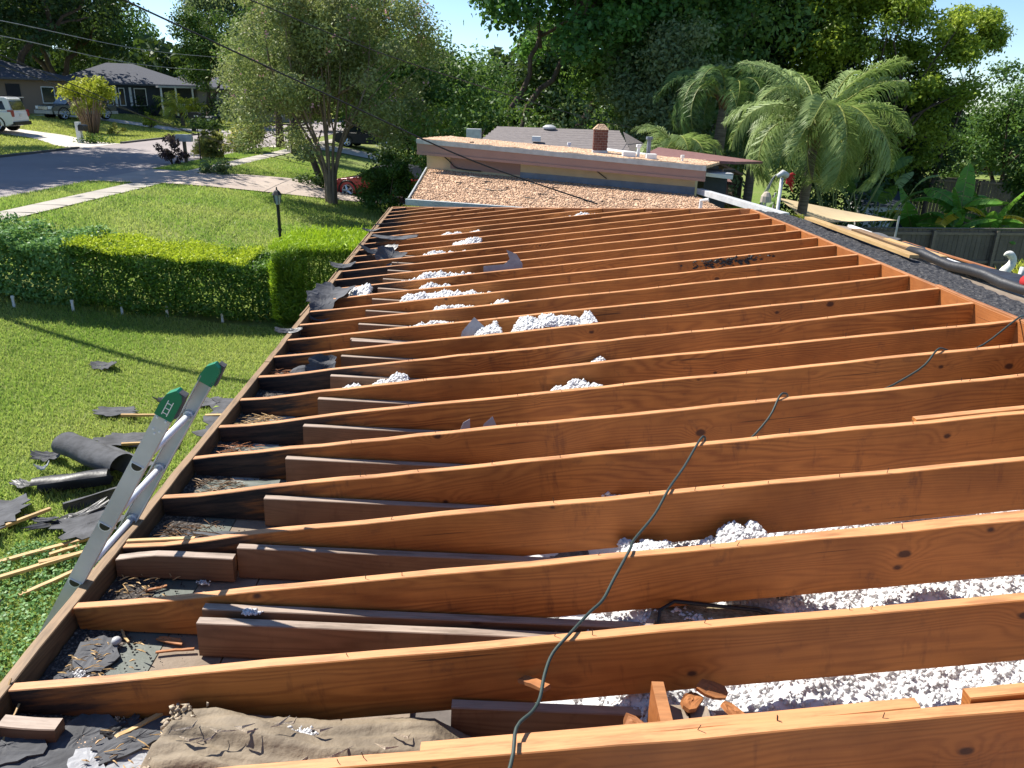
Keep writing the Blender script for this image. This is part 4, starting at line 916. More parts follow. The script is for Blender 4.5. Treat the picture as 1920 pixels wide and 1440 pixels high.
for (x, y, z, w) in ((2.12, 15.35, 3.09, .15), (2.52, 15.2, 3.07, .12)):
    m = MB(); m.box((-w, -.12, .04), (w, .12, .26)); m.box((-w*.8, -.1, 0), (-w*.6, .1, .05)); m.box((w*.6, -.1, 0), (w*.8, .1, .05)); m.build('roof_vent', 'white', nh, (x-NB[0], y-NB[1], z-.02)).scale = (.8, .8, .85)
for (x, y, z, h, mt, r_) in ((2.30, 15.35, 3.1, .3, 'white', .03), (2.58, 15.9, 3.1, .42, 'flash', .04), (3.1, 15.1, 3.02, .22, 'white', .022), (1.1, 17.4, 3.0, .30, 'white', .025)):
    m = MB(); m.tube([(0, 0, 0), (0, 0, h)], r_, 8); m.tube([(0, 0, h-.02), (0, 0, h+.03)], r_*1.7, 8); m.build('vent_pipe', mt, nh, (x-NB[0], y-NB[1], z))
for k in range(5): m = MB(); m.box((0, -.02, 0), (.22, .06, .05)); m.build('eave_vent', 'black', nh, (2.9+.23*k-NB[0], 16.2-.35*k-NB[1], 3.09-.02*k))
for (x, y, z) in ((-.9, 16.42, 3.36), (1.15, 15.42, 3.24), (2.55, 14.85, 3.17), (3.1, 14.6, 3.14)):
    m = MB(); m.prism([(-.05, 0), (.05, 0), (.02, -.07), (-.02, -.07)], -.02, .0); m.build('scupper', 'black', nh, (x-NB[0]+wn2[0]*.10, y-NB[1]+wn2[1]*.10, z-.01))
m = MB(); p = wTL+wn2*.02; q1_ = smoothpath([(.35, 0, -.02), (.55, 0, -.16), (.75, -.02, -.30), (1.3, -.02, -.33)], 4); m.tube([p+wd*x+wn2*.02+np.array([0, 0, z]) - NB for x, y, z in q1_], .012, 5)
m.tube([wTL*.45+wTR*.55-NB+wn2*.02+np.array([-.9, .38, -.0]), wTL*.35+wTR*.65-NB+wn2*.02+np.array([0, 0, -.03]), wTL*.30+wTR*.70-NB+wn2*.02+np.array([0, 0, -.2])], .010, 5); m.build('wall_cable', 'wire', nh)
# light grey gutter and downpipe at the right of the gravel roof
nboard('side_gutter', (3.32, 14.6, 2.72), (3.85, 11.3, 2.74), .10, .10, 'ltgrey'); nboard('side_gutter', (3.5, 14.3, 2.66), (4.0, 11.5, 2.66), .05, .05, 'white')
m = MB(); m.tube([(2.86-NB[0], 12.2-NB[1], 2.6), (2.86-NB[0], 12.2-NB[1], 2.78), (2.96-NB[0], 12.15-NB[1], 2.80)], .03, 8); m.build('vent_pipe', 'white', nh)

# grey shingled house behind
def hiproof(t, x0, x1, y0, y1, z, h, over, mat, name='roof', ridge=None):
    x0 -= over; x1 += over; y0 -= over; y1 += over; dx = (x1-x0); dy = (y1-y0); k = min(dx, dy)/2
    if dx >= dy: r0, r1 = (x0+k, (y0+y1)/2), (x1-k, (y0+y1)/2)
    else: r0, r1 = ((x0+x1)/2, y0+k), ((x0+x1)/2, y1-k)
    m = MB(); b = [(x0, y0, z), (x1, y0, z), (x1, y1, z), (x0, y1, z)]; bb_ = [(p[0], p[1], z-.14) for p in b]; R0_, R1_ = (*r0, z+h), (*r1, z+h)
    V = b+bb_+[R0_, R1_]
    F = [(0, 4, 5, 1)[::-1], (1, 5, 6, 2)[::-1], (2, 6, 7, 3)[::-1], (3, 7, 4, 0)[::-1], (4, 7, 6, 5)[::-1]]
    F += [(0, 1, 9, 8), (1, 2, 9), (2, 3, 8, 9), (3, 0, 8)] if dx >= dy else [(0, 1, 8), (1, 2, 9, 8), (2, 3, 9), (3, 0, 8, 9)]
    m.add(V, F); return m.build(name, mat, t)
gh = thing('grey_shingle_house', 'low house with weathered grey shingles behind the gravel roofed house', 'house', (1.0, 24.5, 0), -.06)
m = MB()
nr = 9
for r_ in range(nr):      # courses of shingles stepping up the slope
    y0 = -1.7+r_*.36; z0 = 2.86+r_*.052; m.add([(-2.2+r_*.05, y0, z0), (2.3-r_*.02, y0, z0-.02), (2.3-r_*.02, y0+.38, z0+.03), (-2.2+r_*.05, y0+.38, z0+.055), (-2.2+r_*.05, y0, z0-.022), (2.3-r_*.02, y0, z0-.042)], [(0, 1, 2, 3), (4, 5, 1, 0)])
m.build('roof', 'shingle', gh)
m = MB(); m.add([(2.25, -1.7, 2.82), (3.4, -1.5, 2.55), (3.2, 1.2, 2.8), (2.25, 1.5, 3.28)], [(0, 1, 2, 3)]); m.add([(-2.2, -1.7, 2.86), (-2.3, -1.7, 2.6), (-2.3, 1.5, 2.9), (-2.15, 1.5, 3.3)], [(0, 1, 2, 3)]); m.build('roof_hip', 'shingle', gh)
m = MB(); m.box((-2.1, -1.4, -.2), (3.0, 3.5, 2.6)); m.build('wall', 'creamwall', gh)
m = MB(); m.box((-.55, -.9, 3.02), (-.3, -.66, 3.16)); m.build('roof_vent', 'white', gh); m = MB(); m.lathe([(.2, 0), (.22, .06), (.12, .12), (.02, .13)], 12, (-.1, 1.3, 3.3)); m.build('turbine_vent', 'ltgrey', gh)
m = MB(); m.box((-2.35, -2.0, 2.4), (-1.95, -1.7, 3.36)); m.build('end_post', 'ltgrey', gh)
rh = thing('mauve_roof_house', 'long low house with mauve shingles and red siding behind the chimney', 'house', (3.6, 19.5, 0), -.15)
m = MB(); m.add([(-1.3, -.6, 2.66), (1.6, -.8, 2.42), (1.6, 1.2, 2.5), (-1.3, 1.2, 2.78)], [(0, 1, 2, 3)]); m.build('roof', 'reddish', rh)
m = MB(); m.box((-1.2, -.5, -1.3), (1.5, 1.1, 2.40)); m.build('wall', 'reddish', rh)
m = MB(); m.add([(-1.5, 1.5, 3.02), (.3, 1.5, 2.86), (.7, .6, 2.82), (.3, .9, 2.84), (-1.5, .9, 3.0)], [(0, 1, 2, 3, 4)]); m.build('white_ridge', 'white', rh)
# service mast with meter head beyond the ridge
b0 = (4.86, 14.6, 2.0); mp = thing('service_mast', 'grey conduit mast with a pale weather head beyond the roof end', 'mast', b0)
m = MB(); m.tube([(0, 0, -3.2), (0, .0, .95)], .032, 9); m.build('pipe', 'ltgrey', mp, smooth=True)
m = MB(); m.tube([(-.10, -.04, .98), (.0, 0, 1.03), (.10, .02, .98)], [.035, .06, .055], 9); m.build('weather_head', 'ltgrey', mp, smooth=True)
m = MB()
for k in range(3): m.tube(smoothpath([(.08, 0, .98-.02*k), (-.12, 0, 1.0), (-.22, .05, .78-.05*k), (-.3, .1, .55), (-.22, .1, .4-.1*k)], 4), .008, 5)
m.build('drip_loop', 'wirel', mp)
m = MB()
for k in range(5): m.tube([(.10, .03, .98-.03*k), (.20, .05+.02*k, 1.02-.05*k), (.26, .08, 1.0-.08*k)], [.02, .025, .008], 6)
m.build('red_rag', 'redcloth', mp)
lp = thing('roof_lamp', 'small cream shaded lamp on a thin arm above the side gutter', 'lamp', (4.3, 13.6, 2.62))
m = MB(); m.lathe([(.10, 0), (.09, .10), (.05, .16), (.01, .18)], 10); m.build('shade', 'beigewall', lp); m = MB(); m.tube([(0, 0, -.3), (0, 0, .05)], .015, 6); m.build('stem', 'ltgrey', lp)

# ------------------------------------------------------------------ shade sail, fence and yard on the right
sp = [np.array((6.74, 20.5, 1.95)), np.array((10.89, 22.35, 1.19)), np.array((6.39, 17.22, 1.74))]
V = []; F = []; n = 12; ctr = sum(sp)/3
for i in range(n+1):
    for j in range(n+1-i):
        u, v = i/n, j/n; p = sp[0]*(1-u-v)+sp[1]*u+sp[2]*v; w = 4*(u*v+v*(1-u-v)+u*(1-u-v)); p = p+(ctr-p)*.10*max(0, 1-min(u, v, 1-u-v)*5)*min(1, w)*.8-np.array([0, 0, .10*27*u*v*(1-u-v)]); V.append(p-sp[0])
idx_ = {}; c_ = 0
for i in range(n+1):
    for j in range(n+1-i): idx_[(i, j)] = c_; c_ += 1
for i in range(n):
    for j in range(n-i):
        F.append((idx_[i, j], idx_[i+1, j], idx_[i, j+1]))
        if j < n-i-1: F.append((idx_[i+1, j], idx_[i+1, j+1], idx_[i, j+1]))
tag(ob('shade_sail', V, F, 'sail', None, sp[0], smooth=True), 'triangular tan shade sail stretched over the back yard', 'shade sail')
for (x, y, z, lab) in ((6.74, 20.6, 2.0, 'thin post at the far corner of the shade sail'), (10.95, 22.4, 1.25, 'thin post at the pointed corner of the shade sail')):
    m = MB(); m.tube([(0, 0, -1.4), (0, 0, z+.05)], .03, 8); tag(m.build('sail_post', 'ltgrey', None, (x, y, 0)), lab, 'post')
def fence(name, lab, a, b, ztop, h, npan):
    a = np.array(a, float); b = np.array(b, float); L = np.linalg.norm(b-a); d = (b-a)/L; t = thing(name, lab, 'fence', (*a, 0)); nn_ = int(L/.155)
    base = None
    for k in range(nn_):
        p = d*(k*.155); zt = ztop+rnd(-.015, .015); m = MB(); hh = rnd(-.004, .004)
        m.box((0, -.009+hh, ztop-h), (.146, .009+hh, zt)); o = m.build('fence_board', 'fence', t, matrix=Matrix.Translation((p[0], p[1], 0)) @ Matrix.Rotation(math.atan2(d[1], d[0]), 4, 'Z'))
    for zz_ in (ztop-.12, ztop-h*.5, ztop-h+.25):
        m = MB(); m.box((0, -.06, zz_-.04), (L, -.012, zz_+.04)); m.build('rail', 'fencep', t, matrix=Matrix.Rotation(math.atan2(d[1], d[0]), 4, 'Z'))
    m = MB(); m.box((0, -.07, ztop+.016), (L, .05, ztop+.045)); m.build('cap_rail', 'fence', t, matrix=Matrix.Rotation(math.atan2(d[1], d[0]), 4, 'Z'))
    for k in range(npan+1):
        m = MB(); x = L*k/npan; m.box((x-.045, -.15, ztop-h), (x+.045, -.062, ztop-.02)); m.build('post', 'fencep', t, matrix=Matrix.Rotation(math.atan2(d[1], d[0]), 4, 'Z'))
    return t
fence('wood_fence', 'grey vertical board fence with posts along the back yard', (6.6, 23.2), (19.0, 24.6), .74, 2.0, 6)
fence('wood_fence', 'distant dark board fence at the right behind the banana plants', (18.0, 42.0), (34.0, 36.0), .9, 2.2, 6)
sh = thing('shed', 'small white shed half hidden behind the shade sail', 'shed', (15.0, 32.0, -1.3), -.1)
m = MB(); m.box((-1.0, 0, 0), (1.1, 2, 1.75)); m.build('wall', 'white', sh); m = MB(); m.add([(-1.1, -.15, 1.75), (1.2, -.15, 1.72), (1.2, 2.1, 2.15), (-1.1, 2.1, 2.18)], [(0, 1, 2, 3)]); m.build('roof', 'bluewall', sh)
m = MB(); m.box((.3, -.02, .1), (.95, -.004, 1.6)); m.build('door', 'glass', sh)
sf = thing('white_statue', 'white cast statue of a long-necked bird on a pedestal beyond the roof edge', 'statue', (11.9, 18.6, -1.3))
b_ = 0
m = MB(); m.lathe([(.30, 0), (.30, .12), (.20, .2), (.17, 1.35), (.26, 1.45), (.26, 1.52)], 10); m.build('pedestal', 'statue', sf)
m = MB(); m.tube(smoothpath([(.05, 0, 1.5), (-.02, 0, 1.68), (.02, 0, 1.85), (.12, 0, 2.0), (.14, 0, 2.14), (.06, 0, 2.24), (-.03, 0, 2.27), (-.10, 0, 2.22)], 3), [.17, .16, .155, .15, .14, .13, .12, .11, .10, .095, .09, .085, .08, .08, .085, .09, .085, .075, .06, .045, .03, .02], 10); m.build('bird_figure', 'statue', sf, smooth=True)
m = MB(); m.tube([(-.3, -.1, 1.5), (-.26, -.1, 1.62), (-.16, -.1, 1.64)], [.10, .11, .05], 8); m.build('chick_figure', 'statue', sf, smooth=True)
m = MB(); m.tube([(.42, .0, 1.3), (.44, 0, 1.95)], .075, 9); m.tube([(.58, -.05, 1.3), (.66, -.05, 1.95)], .03, 7); m.build('cast_bottles', 'ltgrey', sf, smooth=True)
# ------------------------------------------------------------------ hedge and shrubs beside the lawn
def hedge_leaves(name, mat, parent, fn, n, size, asp=.55, loc=(0, 0, 0), up=.5):
    P = []; N = []
    for _ in range(n):
        p, q = fn(); P.append(p); N.append(q)
    P = np.array(P); N = np.array(N)+RNG.normal(size=(n, 3))*.75+np.array([0, 0, up*.5])
    return leaf_mesh(name, P, N, size, mat, parent, loc, aspect=asp)
def boxpt(x0, x1, depth, h, wob, skew, side=(.62, .26, .12), inner=.16):
    """point near the surface of a long clipped box; skew(x) moves its front line"""
    def f():
        x = rnd(x0, x1); r = random.random(); w = wob*(math.sin(x*3.1)+.6*math.sin(x*7.7+1)+.5*math.sin(x*13.3)); d = abs(random.gauss(0, inner))
        if r < .47: z = rnd(.03, h+w); return (x, skew(x)+d+.10*math.sin(z*6+x*4)+ (.16 if z < .18 else 0), z), (0, -1, .25)
        if r < .86: return (x, skew(x)+rnd(.0, depth), h+w-d*.6+.06*rnd(-1, 1)), (0, 0, 1)
        if r < .95: return (x, skew(x)+rnd(.2, depth), rnd(.2, h)), (rnd(-1, 1), rnd(-1, 1), .3)
        return (x, skew(x)+depth-d, rnd(.1, h)), (0, 1, .2)
    return f
hsk = lambda x: 14.25-(x+4.3)*-.285*1.0 if False else 12.98+(x+8.67)*.268+.12
def hpt(x0, x1, h, depth=1.35, wob=.035):
    f = boxpt(x0, x1, depth, h, wob, hsk)
    def g():
        (x, y, z), n = f(); return (x, y, z+float(zg(x))), n
    return g
hd = thing('hedge', 'long clipped hedge with yellow-green new growth across the lawn', 'hedge', (-6.3, 14.2, 0)); hd_b = Vector((6.3, -14.2, 0))
hedge_leaves('foliage', 'L_hedge', hd, hpt(-7.9, -4.2, 1.12), 26000, .062, loc=hd_b)
def topg(x0, x1, h, f0=.35):
    def g():
        x = rnd(x0, x1); y = hsk(x)+rnd(-.05, 1.3); z = h+abs(random.gauss(0, .05))+.04*math.sin(x*5+y*3); return (x, y, z+float(zg(x))), (rnd(-1, 1), rnd(-1, 1), .4)
    return g
hedge_leaves('new_growth', 'L_hedgey', hd, topg(-7.9, -5.0, 1.15), 9000, .050, loc=hd_b, up=0)
hedge_leaves('light_growth', 'L_hedge', hd, topg(-5.3, -4.2, 1.0), 2500, .05, loc=hd_b)
m = MB()
for k in range(26):
    x = -8+k*.15; y = hsk(x)+.6; z0 = float(zg(x)); m.tube([(x, y, z0-.05), (x+rnd(-.1, .1), y+rnd(-.2, .2), z0+.45), (x+rnd(-.15, .15), y+rnd(-.3, .3), z0+.85)], [.025, .018, .01], 5)
m.build('stems', 'bark', hd, loc=hd_b)
h2 = thing('hedge', 'paler broad-leaved shrub at the left end of the hedge', 'shrub', (-9.3, 13.5, 0)); b2 = Vector((9.3, -13.5, 0))
hedge_leaves('foliage', 'L_hpale', h2, hpt(-11.5, -7.75, 1.18, 1.6, .07), 17000, .075, .6, loc=b2)
hedge_leaves('inner_foliage', 'L_hedge', h2, hpt(-11.5, -7.8, 1.05, 1.5, .04), 9000, .06, .6, loc=b2)
m = MB()
for k in range(12):
    x = -11.4+k*.3; y = hsk(x)+.7; z0 = float(zg(x)); m.tube([(x, y, z0-.05), (x+rnd(-.1, .1), y+rnd(-.2, .2), z0+.9)], [.025, .01], 5)
m.build('stems', 'bark', h2, loc=b2)
h3 = thing('podocarpus_shrub', 'tall feathery bright green shrub between hedge and roof eave', 'shrub', (-3.35, 14.6, 0)); b3 = Vector((3.35, -14.6, 0))
def strapleaves(name, mat, parent, n, fn, size, loc):
    P = []; N = []; D = []
    for _ in range(n):
        p, q = fn(); P.append(p); N.append(q)
    P = np.array(P); N = np.array(N, float); D = N*1.0+RNG.normal(size=(n, 3))*.55+np.array([0, 0, .35]); nn = RNG.normal(size=(n, 3))
    return leaf_mesh(name, P, nn, size, mat, parent, loc, aspect=.13, dirs=D)
psk = lambda x: 13.95+(x+4.3)*.10
f3 = boxpt(-4.45, -2.45, 1.9, 1.48, .05, psk)
strapleaves('foliage', 'L_pod', h3, 22000, f3, .115, b3)
def f3l():
    return (-4.5+abs(random.gauss(0, .1)), rnd(13.95, 15.8), rnd(.05, 1.4)), (-1, 0, .3)
strapleaves('side_foliage', 'L_pod', h3, 9000, f3l, .115, b3)
def f3t(): x = rnd(-4.5, -2.4); return (x, psk(x)+rnd(-.05, 1.9), 1.49+abs(random.gauss(0, .07))), (rnd(-.4, .4), rnd(-.4, .4), 1)
strapleaves('new_growth', 'L_pody', h3, 8000, f3t, .12, b3)
def f3s(): return (-4.5+rnd(-.03, .1), rnd(13.9, 14.3), rnd(.2, 1.3)), (-1, -.6, .4)
strapleaves('new_growth', 'L_pody', h3, 1500, f3s, .12, b3)
m = MB()
for k in range(10): x = -4.2+k*.18; m.tube([(x, 14.8, -.05), (x+rnd(-.1, .1), 14.8+rnd(-.3, .3), 1.1)], [.03, .012], 5)
m.build('stems', 'bark', h3, loc=b3)
def shrub(name, lab, c, r, n, size, mat, asp=.5, cat='shrub', ncl=26, cr=.3, stem=True, group=None, flat=.8, low=-.95):
    t = thing(name, lab, cat, (c[0], c[1], float(zg(c[0]))), 0, group)
    P, N, Rv, CC = crown_pts((0, 0, c[2]), r, ncl, n//ncl, cr*max(r), .3, flat, low); P[:, 2] = np.maximum(P[:, 2], .02)
    leaf_mesh('foliage', P, N, size, mat, t, aspect=asp, rv=Rv)
    m = MB()
    for k in range(5):
        cc = CC[k*len(CC)//5][0]; m.tube([(rnd(-.04, .04), rnd(-.04, .04), -.05), cc*.5*np.array([1, 1, 1]), cc], [.03, .02, .006], 5)
    m.build('stems', 'bark', t); return t
shrub('bush', 'rounded bright green bush in front of the parked red car', (-4.75, 28.6, 1.05), (1.2, 1.15, 1.1), 10000, .11, 'L_mid')
shrub('bush', 'low tufts of grass and weeds by the eave under the ladder', (-2.9, 8.6, .2), (.5, .9, .28), 2200, .10, 'L_pody', asp=.15)
shrub('bush', 'dark purple-leaved bush by the curb mailbox', (-15.0, 34.6, .6), (.55, .5, .6), 1300, .13, 'L_purple', ncl=22, group='shrubs along the kerb strip')
shrub('bush', 'yellow and cream croton bush on the strip, nearer one', (-14.7, 38.3, .62), (.8, .75, .62), 4500, .15, 'L_croton', group='shrubs along the kerb strip')
shrub('bush', 'yellow and cream croton bush on the strip, farther one', (-14.5, 42.6, .68), (.95, .8, .68), 5000, .15, 'L_croton', group='shrubs along the kerb strip')
shrub('bush', 'low grey-green plant clump at the driveway corner', (-12.0, 31.6, .22), (.8, .5, .28), 700, .15, 'L_pale')
shrub('bush', 'dark low plant clump beside the myrtle trunk', (-8.3, 33.0, .22), (.9, .6, .3), 700, .15, 'L_dark')
shrub('bush', 'small yellow-green plant by the far front walk', (-28.3, 62.1, .55), (.55, .55, .6), 420, .28, 'L_palmy', asp=.3, ncl=12)
shrub('bush', 'pale tan ornamental grass beside the clumping palm', (-26.9, 53.6, .3), (.65, .6, .4), 380, .22, 'L_croton', asp=.25, ncl=10)
shrub('bush', 'weeds around the foot of the white mailbox post', (-23.6, 44.8, .2), (1.0, .7, .25), 500, .14, 'L_mid')
shrub('bush', 'round dark shrub against the slate coloured house', (-33.5, 73.5, .8), (1.8, 1.2, .9), 900, .2, 'L_dark')
shrub('bush', 'dark shrubs hiding the foot of the beige house', (-28.0, 80.0, 1.2), (3.2, 1.5, 1.4), 1500, .24, 'L_dark')
shrub('bush', 'big dark bush behind the red car by the roof corner', (-4.6, 36.5, 1.9), (2.7, 2.0, 2.0), 8000, .17, 'L_oakd')
shrub('bush', 'leafy undergrowth behind the gravel roofed house', (-.8, 27.5, 2.2), (3.2, 1.6, 1.9), 7000, .17, 'L_mid')
shrub('bush', 'dense undergrowth beneath the central broadleaf trees', (4.3, 29.0, 2.2), (3.6, 1.8, 2.4), 9000, .18, 'L_pale')
shrub('bush', 'dark undergrowth right of the queen palm', (11.6, 31.5, .9), (3.0, 1.8, 2.6), 8000, .18, 'L_dark')
shrub('bush', 'tan and green grassy clump at the right picture edge', (14.1, 20.6, .8), (.95, .9, 1.1), 3600, .22, 'L_palmy', asp=.1)
shrub('bush', 'low weeds growing at the foot of the board fence', (11.6, 23.9, .3), (.7, .5, .5), 900, .12, 'L_mid')
# ------------------------------------------------------------------ crape myrtle and the big trees
def cr_extra(t, P, CC):
    idx = RNG.choice(len(P), 260); Q = []
    for j in idx:
        if P[j][2] > 3.5: Q.append(P[j]+RNG.normal(size=(6, 3))*.08)
    Q = np.concatenate(Q); leaf_mesh('blossom', Q, RNG.normal(size=Q.shape), .09, 'L_pink', t, aspect=.8)
def myrtle():
    base = (-7.0, 29.6, .25)
    t = thing('crape_myrtle', 'crape myrtle with many smooth trunks, grey-green crown and few pink blossoms', 'tree', base)
    P, N, Rv, CC = crown_pts((.0, 0, 4.9), (3.9, 3.7, 4.0), 185, 520, .68, .2, .8, -.75)
    keep = P[:, 2] > 1.75+.05*np.abs(P[:, 0]); P, N, Rv = P[keep], N[keep], Rv[keep]
    leaf_mesh('crown', P, N, .118, 'L_crape', t, aspect=.5, rv=Rv); cr_extra(t, P, CC)
    m = MB()
    for k in range(9):
        a = 2*math.pi*k/9+rnd(-.2, .2); r0 = .13; d = rnd(.9, 2.2)
        pts = [(math.cos(a)*r0, math.sin(a)*r0, -.2), (math.cos(a)*(r0+.03), math.sin(a)*(r0+.03), .5), (math.cos(a)*.20, math.sin(a)*.20, 1.1), (math.cos(a)*d*.38, math.sin(a)*d*.38, 2.3), (math.cos(a)*d, math.sin(a)*d, 4.2), (math.cos(a)*d*1.15, math.sin(a)*d*1.15, 6.)]
        m.tube(smoothpath(pts, 3), [.10, .095, .09, .085, .08, .075, .07, .06, .055, .05, .045, .04, .035, .03, .025, .02], 8)
    for j in RNG.choice(len(CC), 46, replace=False):
        c = CC[j][0]; a = math.atan2(c[1], c[0]); s = np.array([math.cos(a)*.7, math.sin(a)*.7, 2.6+rnd(0, 1.5)]); m.tube([s, (s+c)/2+RNG.normal(size=3)*.15, c], [.03, .02, .006], 5)
    m.build('trunk', 'crapebark', t, smooth=True); return t
myrtle()
BZ = -1.2
tree('oak_tree', 'spreading dark oak standing over the street behind the white car', (-35, 41, 1.9), 14, (4.6, -3.0, 11.6), (10.0, 9.0, 3.0), 200, 210, .36, 'L_oakd', 1.5, .55, fork=3, cat='tree', inner=.2, low=-.4, limbs=30)
tree('oak_tree', 'huge dark oak at the upper left behind the tan house', (-43, 69, 2), 18, (0, 0, 11.0), (11, 8, 7.2), 130, 250, .40, 'L_oakd', 1.9, .6, inner=.3, low=-.85)
tree('oak_tree', 'dark oak crown rising behind the slate coloured house', (-50.5, 90, 2), 18, (0, 0, 11.0), (10, 7, 8.0), 90, 220, .48, 'L_oakd', 2.0, .6, inner=.3, low=-.95)
tree('oak_tree', 'dark tree leaning over the roof of the slate coloured house', (-27.5, 98, 1.5), 18, (0, 0, 7.6), (6, 6, 5.8), 80, 280, .36, 'L_oak', 1.6, .5, inner=.3, low=-.9)
tree('broadleaf_tree', 'mid-green tree standing in front of the far street houses', (-27.0, 71, 1.4), 9, (0.6, 0, 5.6), (3.5, 3.0, 3.4), 60, 330, .24, 'L_mid', .95, .3, low=-.8)
tree('broadleaf_tree', 'airy grey-green tall tree against the sky left of centre', (-37, 104, 1), 20, (0, 0, 12.5), (5.5, 5, 6.5), 80, 260, .36, 'L_pale', 1.5, .45, inner=.3)
tree('broadleaf_tree', 'dark tree behind the crape myrtle along the street', (-14.5, 52, 1.1), 10, (2.0, 0, 5.2), (4.6, 4, 4.6), 80, 330, .24, 'L_oak', 1.2, .35, low=-.7)
tree('broadleaf_tree', 'dark foliage filling behind the crape myrtle, farther off', (-10, 70, .8), 10, (0, 0, 4.2), (9, 4, 4.4), 110, 300, .34, 'L_oak', 1.7, .4, low=-.95)
tree('leaning_tree', 'dark leaning trunk left of the crape myrtle', (-8.6, 35, .5), 5, (-1.6, .5, 4.6), (2.2, 2.0, 1.6), 30, 260, .16, 'L_oak', .7, .16, fork=1)
tree('broadleaf_tree', 'big dark green broadleaf tree rising behind the gravel roof', (-.6, 31.0, BZ+1), 15, (2.2, .6, 10.6), (4.2, 3.4, 6.6), 130, 400, .23, 'L_blue', 1.05, .26, fork=2, low=-.7, asp=.6)
tree('broadleaf_tree', 'dark forked tree just right of the big broadleaf tree', (.9, 32.5, BZ+1), 15, (3.6, 1.6, 10.4), (4.3, 3.4, 6.6), 110, 360, .24, 'L_blue', 1.1, .24, fork=1, low=-.7, asp=.6)
tree('broadleaf_tree', 'deep green tree mass right of centre behind the chimney', (6.2, 33, BZ), 14, (0, 0, 7.8), (4.6, 3.0, 6.8), 110, 330, .24, 'L_oak', 1.1, .35, low=-.9)
tree('broadleaf_tree', 'pale olive tree between the centre trees and the palms', (5.6, 30, BZ), 9, (0, 0, 5.0), (2.6, 2.0, 3.3), 60, 420, .16, 'L_pale', .75, .2, low=-.8)
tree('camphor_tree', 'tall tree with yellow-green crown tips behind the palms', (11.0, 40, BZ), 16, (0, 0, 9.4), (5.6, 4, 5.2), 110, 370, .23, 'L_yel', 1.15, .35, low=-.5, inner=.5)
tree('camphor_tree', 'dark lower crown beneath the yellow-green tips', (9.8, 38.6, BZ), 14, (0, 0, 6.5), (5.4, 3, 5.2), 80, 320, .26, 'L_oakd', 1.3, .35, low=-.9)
tree('camphor_tree', 'large lumpy yellow-green tree on the right against the sky', (16.6, 36, BZ), 9, (-.7, 0, 6.1), (3.9, 2.8, 3.8), 74, 480, .18, 'L_yel', .75, .30, low=-.9, inner=.45, limbs=20)
tree('camphor_tree', 'high rounded crown lobe at the top of the right-hand tree', (15.6, 36.6, BZ), 9, (-.3, 0, 9.4), (2.3, 1.6, 1.2), 30, 560, .15, 'L_yel', .55, .16, fork=1, low=-.5, limbs=8)
tree('camphor_tree', 'small separate crown lobe at the far right of the yellow-green tree', (18.6, 36.2, BZ), 9, (.85, 0, 8.4), (1.1, .8, 1.15), 16, 560, .14, 'L_yel', .45, .10, fork=1, low=-.9, limbs=6)
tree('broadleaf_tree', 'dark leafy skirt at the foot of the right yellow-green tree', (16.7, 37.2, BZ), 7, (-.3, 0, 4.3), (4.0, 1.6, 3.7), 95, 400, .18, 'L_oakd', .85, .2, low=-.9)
tree('broadleaf_tree', 'dull green tree at the right picture edge behind the wires', (25.6, 42, BZ), 8, (0, 0, 4.0), (3.9, 3, 3.6), 60, 380, .2, 'L_oak', 1., .25, low=-.9)
tree('broadleaf_tree', 'bright green rounded tree at the far right edge', (21.3, 32.0, BZ), 6, (0, 0, 3.0), (1.8, 2, 2.2), 40, 420, .16, 'L_mid', .6, .2, low=-.9)
# far tree line, three kinds
kinds = [('L_oakd', 'dark'), ('L_oak', 'mid-green'), ('L_pale', 'grey-green')]
FT = [(-78, 120, 'dark tree farthest left on the skyline behind the oaks'), (-62, 128, 'mid-green skyline tree behind the tan house'), (-48, 130, 'grey-green skyline tree behind the slate house'), (-34, 134, 'dark skyline tree behind the far street houses'), (-20, 120, 'mid-green skyline tree where the street ends'),
      (-8, 105, 'grey-green skyline tree behind the crape myrtle'), (4, 92, 'dark skyline tree behind the gravel roof'), (16, 88, 'mid-green skyline tree behind the chimney'), (28, 86, 'grey-green skyline tree behind the queen palm'), (39, 80, 'dark skyline tree behind the right yellow-green tree'), (50, 80, 'mid-green skyline tree at the right picture edge')]
protos = []
for k, (x, y, lab) in enumerate(FT):
    if k < 3:
        t = tree('skyline_tree', lab, (x, y, 0), 15, (0, 0, 7.), (8.5, 5, 7.), 80, 170, .55, kinds[k][0], 2.0, .4, group='trees along the skyline', low=-.95, limbs=6); protos.append(t)
    else:
        t = copy_tree(protos[k % 3]); t['label'] = lab; t.location = (x, y, 0)
    t.scale = (1, 1, {0: 1.6, 1: 1.25, 2: .85, 3: .72, 4: .7, 5: .66, 6: .9, 7: .9, 8: .62, 9: .34, 10: .36}[k]); t.rotation_euler = (0, 0, k*1.3)

# far-off wood closing the view
Q = []; 
for _ in range(30000):
    x = rnd(-125, 75); hmax = (17 if x < -70 else 10.5 if x < -4 else 14 if x < 22 else max(3.2, 17-(x-22)*.95))*(.82+.12*math.sin(x*.35)+.08*math.sin(x*1.1)); Q.append((x, 112+rnd(-4, 4)+abs(x)*.05, hmax*random.random()**.8))
Q = np.array(Q); tag(leaf_mesh('distant_woods', Q, RNG.normal(size=Q.shape)+np.array([0, -.8, .3]), 1.3, 'L_oakd', None, (0, 0, 0)), 'dark distant woods closing the view behind all houses', 'woods', kind='stuff')
